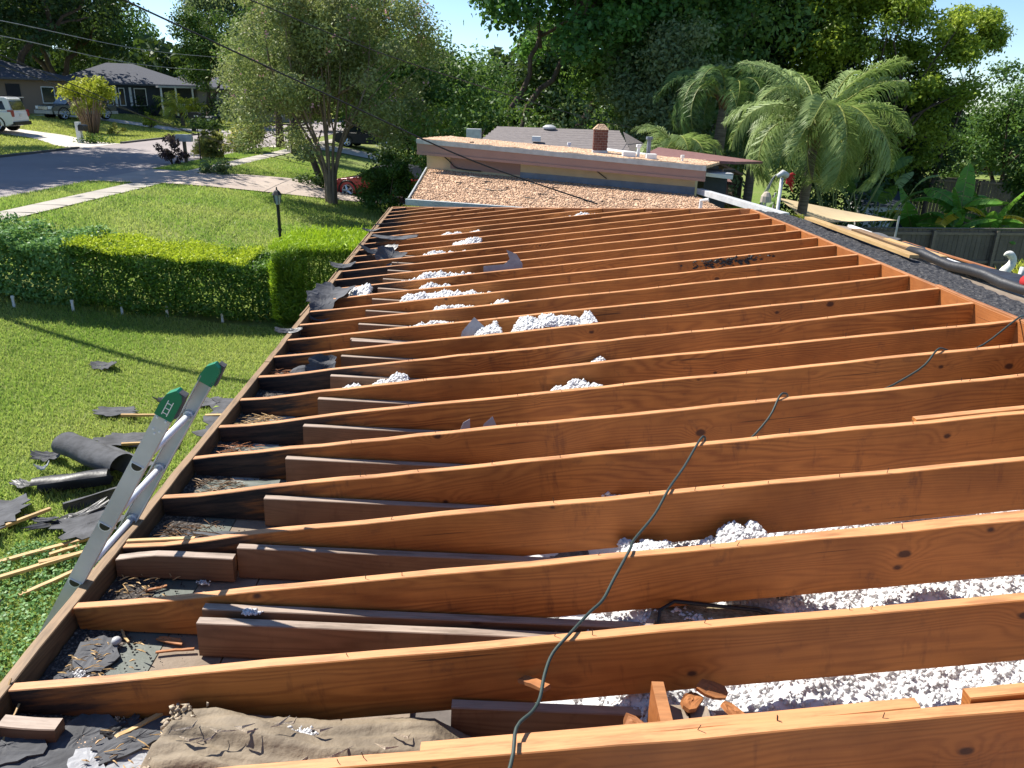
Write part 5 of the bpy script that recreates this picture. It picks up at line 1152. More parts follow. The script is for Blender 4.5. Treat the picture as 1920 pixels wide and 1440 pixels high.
# ------------------------------------------------------------------ palms
def frond_mesh(L, droop, nl, ll, mat, seed, pet=.22, spread=1., hang=.5):
    """feather frond arching along +x: rachis tube plus two rows of hanging leaflets"""
    rng = np.random.default_rng(seed); pts = []
    for i in range(15):
        u = i/14; a = .9-droop*u*1.0; pts.append(a)
    p = np.zeros(3); path = [p.copy()]
    for i in range(14):
        a = 1.15-droop*(i/13)**1.1; p = p+np.array([math.cos(a), 0, math.sin(a)])*L/14; path.append(p.copy())
    path = np.array(path); V = []; F = []; R = []
    for k in range(nl):
        u = pet+(1-pet)*k/nl; i = min(13, int(u*14)); f = u*14-i; c = path[i]*(1-f)+path[i+1]*f; d = path[i+1]-path[i]; d /= np.linalg.norm(d)
        for sd in (-1, 1):
            l = ll*math.sin(math.pi*min(1, .12+u*.86))**.6*rng.uniform(.8, 1.15); q = np.array([0, sd, 0])*spread+d*.75+np.array([0, 0, rng.uniform(-.35, .55)])+rng.normal(size=3)*.10; q /= np.linalg.norm(q)
            w = l*.014+.005; a = np.cross(q, [0, 0, 1.]); a /= np.linalg.norm(a)+1e-9; a = a*.6+np.array([0, 0, .8])*.6; a /= np.linalg.norm(a)
            m1 = c+q*l*.5+np.array([0, 0, -hang*l*.10]); m2 = c+q*l*.85+np.array([0, 0, -hang*l*.5]); n = len(V)
            V += [c-a*w*.4, c+a*w*.4, m1-a*w, m1+a*w, m2]; F += [(n, n+1, n+3, n+2), (n+2, n+3, n+4)]; R += [rng.uniform()]*5
    return V, F, R, path
def palm(name, lab, base, h, nfr, L, ll, mat, tr=.15, lean=(0, 0), droops=(1.6, 3.2), nl=70, bark='palmbark', hang=.6, shafts=True, tilt0=0.):
    t = thing(name, lab, 'palm', base); m = MB(); top = np.array([lean[0], lean[1], h])
    pts = [np.array([lean[0]*(i/10)**1.5, lean[1]*(i/10)**1.5, h*i/10]) for i in range(11)]
    if h > .5: m.tube(pts, [tr*1.25]+[tr*(1.0+.05*(i % 2)) for i in range(9)]+[tr*.8], 12); m.build('trunk', bark, t, smooth=True)
    if shafts:
        m = MB()
        for k in range(16): a = 2.4*k; m.tube([top+np.array([math.cos(a)*.05, math.sin(a)*.05, -.45+.02*k]), top+np.array([math.cos(a)*.16, math.sin(a)*.16, .05]), top+np.array([math.cos(a)*.36, math.sin(a)*.36, .26])], [.06, .05, .015], 6)
        m.build('leaf_bases', 'deadfrond', t, smooth=True)
    protos = []
    for q in range(5):
        dr = droops[0]+(droops[1]-droops[0])*q/4; V, F, R, path = frond_mesh(L, dr, nl, ll, mat, q+int(base[0]*7) % 50, hang=hang)
        mm = MB(); mm.tube(path, [.028*(1-.06*i) for i in range(15)], 5); protos.append((V, F, R, mm, None))
    cache = {}
    for k in range(nfr):
        q = int(5*k/nfr); a = k*2.399+rnd(-.15, .15); M4 = Matrix.Translation(Vector(top)) @ Matrix.Rotation(a, 4, 'Z') @ Matrix.Rotation(rnd(-.25, .15)+tilt0+.12*q, 4, 'Y') @ Matrix.Rotation(rnd(-.3, .3), 4, 'X')
        if q not in cache:
            V, F, R, mm, _ = protos[q]; o = ob('frond', V, F, mat, t, rnda=R); o.matrix_local = M4; r_ = mm.build('rachis', 'petiole', o); cache[q] = (o, r_)
        else:
            o0, r0 = cache[q]; o = o0.copy(); COL.objects.link(o); o.parent = t; o.matrix_local = M4; r_ = r0.copy(); COL.objects.link(r_); r_.parent = o
        s = rnd(.85, 1.12); o.scale = (s, s, s)
    return t
palm('queen_palm', 'queen palm with long drooping feather fronds beside the service mast', (6.85, 18.9, BZ), 4.75, 34, 2.7, .62, 'L_palm', .115, (.12, .15), (1.15, 3.9), 115, hang=.9)
palm('queen_palm', 'darker palm half hidden behind the queen palm on its left', (6.2, 25.2, BZ), 5.4, 26, 2.7, .60, 'L_palmd', .17, (.1, 0), (1.8, 3.3), 80)
palm('queen_palm', 'hanging palm fronds near the right end of the grey shingle roof', (4.6, 23.6, BZ), 3.9, 22, 1.9, .50, 'L_palm', .13, (0, 0), (1.9, 3.4), 70)
palm('queen_palm', 'palm with fanned dark fronds low behind the chimney', (7.9, 27.0, BZ), 4.3, 22, 2.2, .5, 'L_palmd', .15, (0, 0), (1.8, 3.3), 70)
palm('small_palm', 'yellowing palm clump under the queen palm by the mast', (5.5, 17.2, BZ), 2.6, 14, 1.3, .38, 'L_palmy', .06, (0, 0), (1.6, 3.0), 44, shafts=False)
palm('clumping_palm', 'clumping palm with pink cane stems on the lawn across the street', (-28.3, 53.4, 1.35), 1.5, 18, 1.5, .7, 'L_palmy', .05, (0, 0), (1.0, 2.6), 30, shafts=False, bark='palmbark')
cs = thing('cane_stems', 'spread of pale pink canes under the clumping palm', 'palm stems', (-28.3, 53.4, 1.35)); m = MB()
for k in range(26): a = k*2.4; r = rnd(.3, 1.0); m.tube([(math.cos(a)*.35, math.sin(a)*.3, -.05), (math.cos(a)*(.35+r*.3), math.sin(a)*(.35+r*.3), 1.0), (math.cos(a)*(.35+r), math.sin(a)*(.35+r), 2.2)], [.06, .045, .02], 5)
m.build('canes', 'pinkfascia', cs, smooth=True)
P, N, Rv, CC = crown_pts((0, 0, 2.5), (1.45, 1.3, .9), 26, 60, .5, .3); leaf_mesh('foliage', P, N, .34, 'L_palmy', cs, aspect=.22, rv=Rv)
palm('fan_palm', 'bushy palm in front of the beige house across the street', (-27.6, 66.5, 1.4), .9, 22, 2.3, .9, 'L_palmy', .16, (0, 0), (.9, 2.5), 34)
shrub('bush', 'dark rounded bush beside the bushy palm across the street', (-25.9, 68.5, 1.4), (1.9, 1.6, 1.4), 1500, .2, 'L_dark')
# banana plants
def banana_leaf(L, W, droop, seed):
    rng = np.random.default_rng(seed); V = []; F = []; R = []; p = np.zeros(3); n = 12; row = []
    for i in range(n+1):
        u = i/n; a = 1.0-droop*u; w = W*(math.sin(math.pi*min(1, .06+u*.93))**.55)*(.25 if i == 0 else 1)
        side = .30*w
        row.append((p.copy(), w, a)); p = p+np.array([math.cos(a), 0, math.sin(a)])*L/n
    for sd in (-1, 1):
        for i in range(n):      # torn blades: separate strips along the midrib
            (a0, w0, _), (a1, w1, _) = row[i], row[i+1]; k = len(V); g = .86 if rng.uniform() < .5 else .99; b = a0+(a1-a0)*g
            dz = -.30-.15*rng.uniform()
            V += [a0, b, b+np.array([0, sd*w1, dz*w1]), a0+np.array([0, sd*w0, dz*w0])]; F += [(k, k+1, k+2, k+3)]; R += [rng.uniform()]*4
    return V, F, R, [r[0] for r in row]
def banana(lab, base, h, nl, L, W, yel=0, seed=1):
    t = thing('banana_plant', lab, 'banana plant', base, 0, 'banana plants by the fence'); m = MB(); m.tube([(0, 0, 0), (.03, 0, h*.5), (0, .03, h)], [.11, .09, .06], 9); m.build('stem', 'petiole', t, smooth=True)
    for k in range(nl):
        V, F, R, mid = banana_leaf(L*rnd(.8, 1.1), W*rnd(.85, 1.1), rnd(1.0, 2.4) if k > 1 else .5, seed*31+k); y = k >= nl-yel
        o = ob('leaf', V, F, 'L_bany' if y else 'L_ban', t, rnda=R); o.matrix_local = Matrix.Translation((0, 0, h*rnd(.8, 1.0))) @ Matrix.Rotation(k*2.4+seed, 4, 'Z') @ Matrix.Rotation(-.25 if k < 2 else rnd(-.05, .25), 4, 'Y') @ Matrix.Rotation(rnd(-.6, .6), 4, 'X')
        mm = MB(); mm.tube(mid, [.022*(1-.07*i) for i in range(len(mid))], 5); mm.build('midrib', 'petiole', o)
        if y: o['label'] = 'yellowed hanging leaf'
    return t
banana('tallest banana plant in the middle of the clump behind the fence', (14.7, 26.0, BZ), 2.3, 10, 1.75, .30, 1, 1)
banana('banana plant at the left end of the clump', (13.4, 26.3, BZ), 1.9, 9, 1.6, .28, 1, 2)
banana('banana plant with a yellow leaf at the right of the clump', (15.9, 26.2, BZ), 2.0, 10, 1.6, .29, 2, 3)
banana('banana plant at the right picture edge nearest the camera', (15.3, 25.3, BZ), 1.7, 10, 1.5, .30, 1, 4)
banana('low banana sucker in front of the clump', (14.1, 25.2, BZ), 1.7, 7, 1.3, .24, 0, 5)
def bop(lab, base, seed, n=12, h=2.0):
    t = thing('bird_of_paradise', lab, 'plant', base, 0, 'broad leaved plants under the palms')
    m = MB()
    for k in range(n):
        a = k*2.4+seed; L = rnd(.7, 1.0)*h; tip = np.array([math.cos(a)*L*.35, math.sin(a)*L*.35, L]); m.tube([(math.cos(a)*.05, math.sin(a)*.05, 0), tip*.5+np.array([0, 0, .1]), tip], [.035, .028, .015], 5)
        V, F, R, mid = banana_leaf(.9, .20, rnd(.4, 1.6), seed*17+k); o = ob('leaf', V, F, 'L_mid' if k % 3 else 'L_palm', t, rnda=R); o.matrix_local = Matrix.Translation(Vector(tip)) @ Matrix.Rotation(a, 4, 'Z') @ Matrix.Rotation(-.2, 4, 'Y') @ Matrix.Rotation(rnd(-.8, .8), 4, 'X')
    m.build('stalks', 'petiole', t, smooth=True); return t
bop('broad upright leaves right of the queen palm trunk', (10.9, 26.2, BZ), 3, 9, 3.9)
bop('lower broad leaves in front of the white shed', (11.8, 25.9, BZ), 5, 9, 3.0)
bop('broad leaves behind the end of the side gutter', (5.4, 19.6, BZ), 8, 9, 3.0)
# slender sapling in the strip
sp_ = thing('sapling', 'thin sapling with a flat dark crown on the kerb strip', 'tree', (-14.7, 36.9, 1.1)); m = MB(); m.tube([(0, 0, 0), (.03, 0, .9), (0, 0, 1.7)], [.03, .025, .015], 6); m.build('trunk', 'bark', sp_)
P, N, Rv, CC = crown_pts((0, 0, 1.62), (1.15, .9, .22), 22, 30, .26, .2); leaf_mesh('crown', P, N, .15, 'L_dark', sp_, rv=Rv)
for (x, y, r, h, lab) in ((-14.0, 47.2, .22, 2.6, 'thick grey tree trunk at the end of the kerb strip'), (-12.1, 43.3, .16, 2.4, 'short dark tree trunk beside the far sidewalk')):
    t = thing('street_tree', lab, 'tree', (x, y, 1.1)); m = MB(); m.tube([(0, 0, -.1), (.03, 0, h*.5), (-.02, 0, h)], [r*1.2, r, r*.8], 9); m.build('trunk', 'bark', t, smooth=True)
    P, N, Rv, CC = crown_pts((0, 0, h+1.2), (1.9, 1.9, 1.4), 26, 170, .6, .2); leaf_mesh('crown', P, N, .15, 'L_oak', t, rv=Rv)

# ------------------------------------------------------------------ grass
def blades(name, n, fx, h, w, mat, lab):
    P = []
    while len(P) < n:
        q = fx(); 
        if q is not None: P.append(q)
    P = np.array(P); Z = zg(P[:, 0]); a = RNG.uniform(0, 6.28, n); hh = h*RNG.uniform(.4, 1.3, n); ww = w*RNG.uniform(.6, 1.3, n); ln = RNG.normal(size=(n, 2))*.45
    B = np.stack([P[:, 0], P[:, 1], Z], 1); dx = np.stack([np.cos(a)*ww, np.sin(a)*ww, np.zeros(n)], 1)
    T = B+np.stack([ln[:, 0]*hh, ln[:, 1]*hh, hh], 1); V = np.stack([B-dx, B+dx, T], 1).reshape(-1, 3)
    patch = .5+.35*np.sin(P[:, 0]*1.3+np.sin(P[:, 1]*.9)*2)*np.sin(P[:, 1]*.8+1)+.25*RNG.normal(size=n)
    o = ob(name, V, np.arange(3*n).reshape(n, 3), mat, None, rnda=np.repeat(np.clip(patch, 0, 1), 3)); return tag(o, lab, 'grass', kind='stuff')
def near():
    y = 4+9.9*random.random()**.8; x = -2.0-rnd(0, 1)*(1.2+y*.78); return (x, y)
def mid():
    y = rnd(14.5, 40); x = rnd(-12.38, -1.9)
    if x < -15+0 or x < -.75*y: return None
    lo = 27.4+float(ss(-13.2, -4, x))*4.2; hi = 31.6+float(ss(-12.6, -8, x))*2.6
    if lo-.05 < y < hi+.05: return None
    return (x, y)
def stripf():
    y = rnd(16, 46.8); x = rnd(-14.9, -13.36)
    if 27.4 < y < 32.2 or x < -.75*y: return None
    return (x, y)
def farf():
    y = rnd(30, 80); x = rnd(-40, -22.6)
    if x < -.72*y: return None
    if 40.6 < y < 50.6 and x > -34:
        o_ = float(ss(-22.4, -29, x))
        if 41+o_*5.6 < y < 45.2+o_*4.8: return None
    o_ = float(ss(-24, -30, x))
    if 60.2+o_*2.4 < y < 63.6+o_*1.6: return None
    return (x, y)
blades('grass', 215000, near, .050, .0085, 'L_grass', 'near lawn of thick green grass beside the eave')
blades('grass', 90000, mid, .085, .016, 'L_grass', 'neighbouring front lawn of longer bright grass')
blades('grass', 26000, stripf, .085, .016, 'L_grass', 'grass on the strip between road and sidewalk')
blades('grass', 55000, farf, .08, .038, 'L_grassf', 'paler lawns across the street')
def yardf(): return (rnd(6, 20), rnd(12, 34))
blades('grass', 30000, yardf, .08, .02, 'L_grass', 'back yard grass beyond the roof')
# clover-like weeds near the ladder foot
P = np.array([G(rnd(-4.7, -3.4), rnd(4.6, 6.4), rnd(.03, .08)) for _ in range(5000)])-np.array([-4, 5.5, 0]); leaf = leaf_mesh('clover_patch', P, RNG.normal(size=P.shape)*.5+np.array([0, 0, 1.]), .032, 'L_hpale', None, (-4, 5.5, 0), aspect=.8)
tag(leaf, 'patch of pale clover weeds by the ladder foot', 'weeds', kind='stuff')

# ------------------------------------------------------------------ lamp post, mailboxes, bins
lp = thing('lamp_post', 'thin dark garden lamp post with a glass lantern behind the hedge', 'lamp post', (-5.35, 17.5, .06)); m = MB()
m.tube([(0, 0, 0), (0, 0, 1.78)], .038, 8); m.tube([(0, 0, .5), (0, 0, .56)], .055, 8); m.tube([(0, 0, 1.2), (0, 0, 1.24)], .052, 8); m.build('post', 'black', lp)
m = MB(); m.lathe([(.05, 1.78), (.06, 1.82), (.085, 1.98), (.09, 1.99)], 6); m.build('lantern_glass', 'glassl', lp)
m = MB(); m.lathe([(.12, 1.99), (.06, 2.07), (.02, 2.10), (.012, 2.16)], 6)
for k in range(6): a = k*math.pi/3; m.tube([(math.cos(a)*.062, math.sin(a)*.062, 1.80), (math.cos(a)*.092, math.sin(a)*.092, 1.99)], .006, 4)
m.build('lantern_cap', 'black', lp)
mb = thing('mailbox', 'white square mailbox post with a dark box on its side', 'mailbox', (-24.4, 44.7, 1.22)); m = MB(); m.box((-.12, -.12, 0), (.12, .12, 1.15)); m.build('post', 'white', mb); m = MB(); m.prism([(.10, .70), (.40, .70), (.40, .95), (.33, 1.03), (.17, 1.03), (.10, .95)], -.26, .26); m.build('box', 'black', mb)
mb = thing('mailbox', 'black mailbox with a curved bracket post across the street', 'mailbox', (-24.3, 60.4, 1.22)); m = MB(); m.box((-.13, -.12, 0), (.13, .12, 1.25)); m.prism([(.13, .75), (.5, .95), (.5, 1.02), (.13, .95)], -.08, .08); m.build('post', 'black', mb); m = MB(); m.prism([(-.25, 1.02), (.62, 1.02), (.62, 1.32), (.45, 1.42), (-.1, 1.42), (-.25, 1.32)], -.2, .2); m.build('box', 'black', mb); m = MB(); m.box((.2, -.215, 1.1), (.5, -.203, 1.2)); m.build('number_plate', 'white', mb)
mb = thing('mailbox', 'grey weathered mailbox on the near kerb strip behind purple leaves', 'mailbox', (-14.7, 35.3, 1.1)); m = MB(); m.box((-.06, -.06, 0), (.06, .06, .95)); m.build('post', 'fencep', mb); m = MB(); m.prism([(-.36, .95), (.36, .95), (.36, 1.15), (.30, 1.25), (-.30, 1.25), (-.36, 1.15)], -.14, .14); m.build('box', 'ltgrey', mb)
def wbin(lab, base, mat, rz):
    t = thing('wheelie_bin', lab, 'bin', base, rz, 'bins across the street'); m = MB(); a, b_ = .24, .31
    m.add([(-a, -a, .06), (a, -a, .06), (a, a, .06), (-a, a, .06), (-b_, -b_, 1.02), (b_, -b_, 1.02), (b_, b_, 1.02), (-b_, b_, 1.02)], [(0, 3, 2, 1), (4, 5, 6, 7), (0, 1, 5, 4), (1, 2, 6, 5), (2, 3, 7, 6), (3, 0, 4, 7)]); m.build('body', mat, t)
    m = MB(); m.add([(-.34, -.36, 1.02), (.34, -.36, 1.02), (.34, .36, 1.02), (-.34, .36, 1.02), (-.28, -.28, 1.12), (.28, -.28, 1.12), (.28, .30, 1.14), (-.28, .30, 1.14)], [(0, 3, 2, 1), (4, 5, 6, 7), (0, 1, 5, 4), (1, 2, 6, 5), (2, 3, 7, 6), (3, 0, 4, 7)]); m.build('lid', mat, t)
    for x in (-.27, .27): m = MB(); m.tube([(x-.03, .27, .12), (x+.03, .27, .12)], .12, 12); m.build('wheel', 'black', t)
    m = MB(); m.box((-.18, -.315, .8), (.18, -.30, .95)); m.build('sticker', 'white', t)
    return t
wbin('dark green wheelie bin at the kerb beside the black mailbox', (-23.2, 61.2, 1.23), 'bin', -.4)
wbin('teal wheelie bin standing farther back by the beige house', (-26.8, 76.2, 1.4), 'bin2', -.4)

# ------------------------------------------------------------------ cars
def wheel(t, x, y, r, w=.24, spokes=5):
    s = 1 if y > 0 else -1; m = MB(); m.tube([(x, y-s*w, r), (x, y-s*w*.1, r), (x, y, r)], [r, r, r*.94], 22); o = m.build('wheel', 'tyre', t, smooth=False)
    m = MB(); m.tube([(x, y-.01*s, r), (x, y+.012*s, r)], r*.70, 18); rim = m.build('rim_disc', 'black', o)
    m = MB()
    for k in range(spokes): a = 2*math.pi*k/spokes; m.tube([(x, y+.02*s, r), (x+math.cos(a)*r*.66, y+.02*s, r+math.sin(a)*r*.66)], [.07, .05], 5)
    m.tube([(x, y+.01*s, r), (x, y+.03*s, r)], .09, 10)
    ring = [(x+math.cos(2*math.pi*k/20)*r*.68, y+.015*s, r+math.sin(2*math.pi*k/20)*r*.68) for k in range(21)]; m.tube(ring, .025, 5, caps=False); m.build('rim', 'chrome', o)
def car(name, lab, cat, loc, rz, body, cabin, W, paint, wheels, wr, tumble=.16, windows=(), glass='glass', roofmat=None):
    t = thing(name, lab, cat, loc, rz)
    n = len(body); m = MB(); ys = [(-W/2, .0), (-W/2+.07, .06), (W/2-.07, .06), (W/2, .0)]
    V = []; cxm = sum(p[0] for p in body)/n; czm = sum(p[1] for p in body)/n
    for y, g in ((-W/2, 1), (-W/2+.08, 0), (W/2-.08, 0), (W/2, 1)):
        for x, z in body: V.append((x-(x-cxm)*.018*g, y, z-(z-czm)*.07*g))
    F = [tuple(range(n)), tuple(3*n+i for i in range(n-1, -1, -1))]+[(q*n+i, (q+1)*n+i, (q+1)*n+(i+1) % n, q*n+(i+1) % n) for q in range(3) for i in range(n)]
    m.add(V, F); b = m.build('body', paint, t); bv = b.modifiers.new('bevel', 'BEVEL'); bv.width = .035; bv.segments = 2; bv.limit_method = 'ANGLE'
    # cabin: lower points full width, roof points tucked in
    zmin = min(z for x, z in cabin); zmax = max(z for x, z in cabin); hw = lambda z: W/2-.05-tumble*((z-zmin)/(zmax-zmin)); k = len(cabin)
    V = [(x, -hw(z), z) for x, z in cabin]+[(x, hw(z), z) for x, z in cabin]
    m = MB(); m.add(V, [tuple(range(k)), tuple(range(2*k-1, k-1, -1))]+[(i, i+k, (i+1) % k+k, (i+1) % k) for i in range(k)]); c = m.build('cabin', roofmat or paint, t); bv = c.modifiers.new('bevel', 'BEVEL'); bv.width = .04; bv.segments = 2
    for wnd in windows:
        for sd in (-1, 1):
            V = [(x, sd*(hw(z)+.012), z) for x, z in wnd]; m = MB(); m.add(V, [tuple(range(len(V)))]); m.build('window', glass, t)
    for x in wheels:
        for y in (-W/2+.01, W/2-.01):
            wheel(t, x, y, wr); s = 1 if y > 0 else -1
            arc = [(x+math.cos(a)*wr*1.15, y+.004*s, wr+math.sin(a)*wr*1.15) for a in [math.pi*k_/10-.12*(k_ == 0)+.12*(k_ == 10) for k_ in range(11)]]; m = MB(); m.tube(arc, .045, 5); m.build('wheel_arch', 'black', t)
    return t, hw
body = [(-2.6, .45), (-2.62, .75), (-2.58, 1.15), (2.1, 1.18), (2.55, 1.08), (2.66, .80), (2.62, .42), (2.1, .30), (-2.2, .32)]
cabin = [(-2.57, 1.13), (-2.38, 1.84), (-2.2, 1.92), (.7, 1.92), (1.0, 1.86), (1.75, 1.14)]
t, hw = car('suv', 'large white SUV parked on the driveway across the street', 'car', (-31.9, 47.35, 1.62), math.pi+.12, body, cabin, 2.02, 'carwhite', (-1.65, 1.55), .41,
    windows=[[(-2.28, 1.24), (-2.12, 1.70), (-1.35, 1.72), (-1.28, 1.24)], [(-1.18, 1.24), (-1.22, 1.72), (-.25, 1.73), (-.25, 1.24)], [(-.15, 1.24), (-.15, 1.73), (.75, 1.72), (1.35, 1.24)]])
m = MB(); m.add([(-2.60, -.78, 1.22), (-2.60, .78, 1.22), (-2.44, .72, 1.74), (-2.44, -.72, 1.74)], [(0, 1, 2, 3)]); m.build('rear_window', 'glass', t)
for s in (-1, 1): m = MB(); m.box((-2.66, s*.98-.14 if s > 0 else -.99, .86), (-2.36, .99 if s > 0 else -.84, 1.22)); m.build('tail_light', 'tail', t)
m = MB(); m.box((-2.70, -.98, .38), (-2.45, .98, .58)); m.build('rear_bumper', 'black', t); m = MB(); m.box((-2.645, -.16, .86), (-2.625, .16, .98)); m.build('number_plate', 'statue', t)
m = MB(); m.box((-2.4, -.8, 1.92), (-2.6, .8, 1.89)); m.build('roof_spoiler', 'carwhite', t)
for s in (-1, 1): m = MB(); m.tube([(-2.0, s*.72, 1.97), (.5, s*.72, 1.97)], .022, 6); m.build('roof_rail', 'black', t)
body = [(-2.7, .55), (-2.72, 1.0), (.4, 1.02), (1.5, 1.08), (2.35, 1.0), (2.55, .82), (2.6, .50), (2.2, .38), (-2.3, .42)]
cabin = [(-1.1, 1.0), (-.95, 1.62), (-.7, 1.72), (.35, 1.72), (.6, 1.66), (1.3, 1.04)]
t, hw = car('pickup_truck', 'older silver and dark green pickup facing the street beside the tan house', 'truck', (-33.4, 61.4, 1.88), math.radians(-118), body, cabin, 1.9, 'cargreen', (-1.7, 1.65), .40, windows=[[(-.85, 1.1), (-.78, 1.58), (-.15, 1.6), (-.15, 1.1)], [(-.05, 1.1), (-.05, 1.6), (.42, 1.58), (.98, 1.1)]])
m = MB(); m.add([(1.33, -.78, 1.10), (1.33, .78, 1.10), (.66, .66, 1.66), (.66, -.66, 1.66)], [(0, 1, 2, 3)]); m.build('windscreen', 'glassl', t)
m = MB(); m.box((2.50, -.94, .42), (2.72, .94, .66)); m.build('front_bumper', 'cargrey', t); m = MB(); m.box((2.50, -.55, .70), (2.64, .55, .92)); m.build('grille', 'chrome', t)
for s in (-1, 1): m = MB(); m.box((2.44, s*.74-.16, .74), (2.60, s*.74+.16, .94)); m.build('headlight', 'white', t)
m = MB(); m.box((-2.72, -.955, .40), (2.4, -.945, .62)); m.box((-2.72, .945, .40), (2.4, .955, .62)); m.build('side_cladding', 'cargrey', t)
m = MB(); m.box((-2.6, -.8, 1.03), (-1.2, .8, 1.035)); m.build('bed', 'black', t)
body = [(-2.2, .35), (-2.25, .75), (-2.0, .92), (.9, .92), (1.9, .78), (2.2, .60), (2.2, .32), (1.8, .22), (-1.9, .22)]
cabin = [(-1.75, .90), (-1.2, 1.30), (-.9, 1.36), (.1, 1.36), (.35, 1.30), (1.05, .91)]
t, hw = car('red_car', 'red convertible with black top parked behind the crape myrtle', 'car', (-5.4, 33.0, .12), math.pi-.25, body, cabin, 1.85, 'carred', (-1.3, 1.4), .34, windows=[[(-1.2, .98), (-1.0, 1.22), (-.5, 1.24), (-.5, .98)], [(-.42, .98), (-.42, 1.24), (.15, 1.24), (.72, .98)]], roofmat='black')
for s in (-1, 1): m = MB(); m.box((-2.24, s*.72-.14, .62), (-2.0, s*.72+.14, .78)); m.build('tail_light', 'tail', t)
body2 = [(-2.2, .4), (-2.2, .9), (2.0, .9), (2.2, .6), (2.2, .35)]
t, hw = car('parked_car', 'dark car glimpsed under the trees at the far end of the strip', 'car', (-9.6, 52.5, .95), -.2, body, [(-1.6, .90), (-1.1, 1.38), (.3, 1.4), (1.0, .91)], 1.8, 'black', (-1.3, 1.4), .33, windows=[[(-1.1, .98), (-.95, 1.28), (.15, 1.30), (.65, .98)]])

# ------------------------------------------------------------------ houses across the street
def bwin(t, x, z, w, h, y, mat='glass', fr='white', name='window'):
    m = MB(); m.box((x-w/2, y-.06, z-h/2), (x+w/2, y-.02, z+h/2)); o = m.build(name, fr, t)
    m = MB(); m.box((x-w/2+.07, y-.075, z-h/2+.07), (x+w/2-.07, y-.062, z+h/2-.07)); m.build('pane', mat, o); return o
# front faces (-y local) turned towards the street (+x world)
ha = thing('tan_house', 'tan brick house in deep tree shade behind the white SUV', 'house', (-42.5, 62.5, 2.0), math.radians(48))
m = MB(); m.box((-7, 0, -.5), (7.5, 8, 2.75)); m.build('wall', 'tanwall', ha); hiproof(ha, -7, 7.5, 0, 8, 2.75, 1.5, .7, 'shingleb')
bwin(ha, -4.3, 1.55, 2.0, 1.6, 0, fr='black'); bwin(ha, -4.8, 1.3, .85, .7, -.06, 'ltgrey', 'white'); bwin(ha, 3.4, 1.2, 1.0, 2.2, 0, 'door', 'black', 'door'); bwin(ha, -.6, 1.2, 2.6, 2.4, 0, 'door', 'black', 'porch_opening'); bwin(ha, 5.9, 1.5, 1.0, 1.3, 0)
m = MB(); m.box((1.0, -.9, 0), (1.12, -.8, 2.7)); m.box((-2.2, -.9, 0), (-2.08, -.8, 2.7)); m.build('porch_posts', 'bluewall', ha)
hb2 = thing('slate_house', 'dark slate house with grey hip roof and white window frames across the street', 'house', (-34.8, 73.0, 1.95), math.radians(30))
m = MB(); m.box((-5.5, 0, -.6), (5.2, 8.5, 2.6)); m.build('wall', 'bluewall', hb2); hiproof(hb2, -5.5, 5.2, 0, 8.5, 2.62, 1.75, .6, 'shingleb')
for x, w in ((-3.6, .9), (-1.6, .5), (-.6, .5), (.9, 1.0)): bwin(hb2, x, 1.5, w, 1.5, 0)
for x in (-2.55, -1.1, .1): m = MB(); m.box((x-.1, -.03, .7), (x+.1, -.005, 2.3)); m.build('shutter', 'white', hb2)
m = MB(); m.box((2.2, -2.4, 2.35), (7.4, .2, 2.5)); m.build('porch_roof', 'ltgrey', hb2)
for x in (2.4, 3.6, 5.0, 7.1): m = MB(); m.box((x-.07, -2.3, 0), (x+.07, -2.16, 2.35)); m.build('porch_post', 'white', hb2)
for k in range(7): m = MB(); m.box((3.7+k*.16, -2.28, .1), (3.75+k*.16, -2.2, 1.0)); m.build('gate_bar', 'white', hb2)
m = MB(); m.box((3.64, -2.29, .95), (4.78, -2.19, 1.03)); m.build('gate_rail', 'white', hb2)
for x in (5.5, 6.3): m = MB(); m.lathe([(.2, 0), (.12, .2), (.18, .5), (.10, .8), (.07, 1.0), (.09, 1.1), (.02, 1.2)], 8, (x, -2.9, 0)); tag(m.build('garden_statue', 'ltgrey', None, tuple(Matrix.Translation((-34.8, 73.0, 1.9)) @ Matrix.Rotation(math.radians(30), 4, 'Z') @ Vector((0, 0, 0))), smooth=True), 'pale garden statue, %s of two by the slate house porch' % ('left' if x < 6 else 'right'), 'statue').rotation_euler = (0, 0, math.radians(30))
hc = thing('beige_house', 'beige house with a red shutter behind the bushy palm', 'house', (-26.6, 84.0, 1.75), math.radians(24))
m = MB(); m.box((-6, 0, -.6), (3.4, 8, 2.6)); m.build('wall', 'beigewall', hc); hiproof(hc, -6, 3.4, 0, 8, 2.62, 1.5, .6, 'shingleb')
bwin(hc, -.6, 1.5, 1.3, 1.4, 0, fr='beigewall'); bwin(hc, 1.1, 1.3, 1.3, 2.0, 0, fr='beigewall'); m = MB(); m.box((2.15, -.05, .3), (2.9, -.01, 2.2)); m.build('shutter', 'reddoor', hc)
m = MB(); m.box((1.88, -.4, 0), (2.02, -.26, 2.6)); m.box((3.2, -.4, 0), (3.34, -.26, 2.6)); m.build('porch_posts', 'white', hc)
for x in (-5, -4): m = MB(); m.tube([(x, 2, 3.0), (x, 2, 3.7)], .09, 7); m.build('roof_pipe', 'white', hc)
hd_ = thing('far_house', 'pale walled house with grey roof between the slate and beige houses', 'house', (-33.0, 86.0, 1.9), math.radians(24))
m = MB(); m.box((-4, 0, -.6), (4.5, 7, 2.6)); m.build('wall', 'beigewall', hd_); hiproof(hd_, -4, 4.5, 0, 7, 2.62, 1.7, .6, 'shingle'); bwin(hd_, 0, 1.4, 1.6, 1.3, 0); m = MB(); m.box((-5, -1.0, 2.5), (5, -.5, 2.66)); m.build('fascia', 'white', hd_)

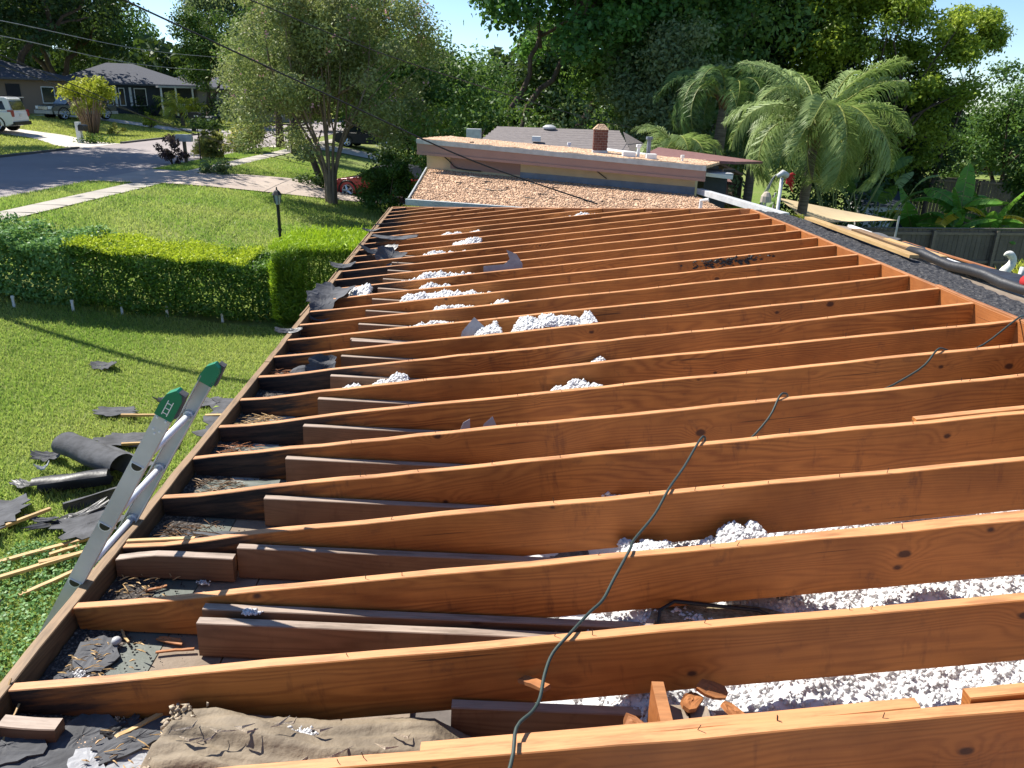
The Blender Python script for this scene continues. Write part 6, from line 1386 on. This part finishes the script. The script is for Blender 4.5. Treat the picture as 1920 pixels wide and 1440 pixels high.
# ------------------------------------------------------------------ overhead wires
def wire(lab, pts, r, mat='wire', sag=.0, name='overhead_wire'):
    P = smoothpath([np.array(p, float) for p in pts], 10); n = len(P); b = P[0]
    m = MB(); m.tube([p-b-np.array([0, 0, sag*4*(i/(n-1))*(1-i/(n-1))]) for i, p in enumerate(P)], r, 6); return tag(m.build(name, mat, None, b, smooth=True), lab, 'wire', 'overhead wires')
def ext(a, b, k): a = np.array(a, float); b = np.array(b, float); return tuple(a-(b-a)*k)
a, b = (-14.91, 24.11, 5.92), (-15.39, 36.83, 5.68); wire('topmost street wire crossing the dark oak', [ext(a, b, .6), a, b, (-16, 62, 6.3)], .013, 'wirel')
a, b = (-14.90, 23.96, 5.51), (-15.45, 36.6, 5.08); wire('second street wire below the topmost one', [ext(a, b, .6), a, b, (-16, 62, 5.6)], .013, 'wirel')
wire('service wire sagging over the lawn to the crape myrtle, upper of two', [ext((-10.83, 17.29, 4.78), (-10.41, 19.21, 4.23), 2), (-10.83, 17.29, 4.78), (-10.41, 19.21, 4.23), (-10.35, 25.15, 2.96), (-9.14, 35.13, 1.35)], .011)
wire('service wire sagging over the lawn to the crape myrtle, lower of two', [ext((-10.82, 17.21, 4.58), (-10.46, 29.18, 2.32), .2), (-10.82, 17.21, 4.58), (-10.46, 29.18, 2.32), (-9.74, 37.14, 1.0)], .011)
wire('thick service drop running down to the far corner of the bare rafters', [ext((-4.65, 9.96, 5.16), (-2.5, 11.48, 4.1), .8), (-4.65, 9.96, 5.16), (-2.5, 11.48, 4.1), (-.7, 12.1, 3.30), (1.28, 12.41, 2.66)], .011)
wire('service wire crossing the crape myrtle to the gravel roofed house', [ext((-3.53, 11.08, 5.31), (-1.79, 12.99, 4.69), .8), (-3.53, 11.08, 5.31), (-1.79, 12.99, 4.69), (1.48, 21.2, 3.83), (4.2, 27, 3.3)], .008)
for k, (a, b, nm) in enumerate([((27.34, 48.06, 4.34), (24.93, 40.66, 4.51), 'top'), ((27.04, 47.91, 3.92), (24.94, 40.53, 4.17), 'middle'), ((27.37, 47.78, 3.58), (24.95, 40.43, 3.89), 'bottom')]):
    wire(nm+' of three pale wires at the right picture edge', [b, a, ext(a, b, -3.)][::1] if False else [tuple(np.array(a)+(np.array(b)-np.array(a))*q) for q in (0, .5, 1, 2.5)], .03, 'wirel')
wire('bundled street cable above the lawn left of the picture', [(-24, 17.7, 7.4), (-14.2, 15.5, 7.0), (-10.1, 14.5, 7.0), (-5.0, 13.3, 7.2)], .07)
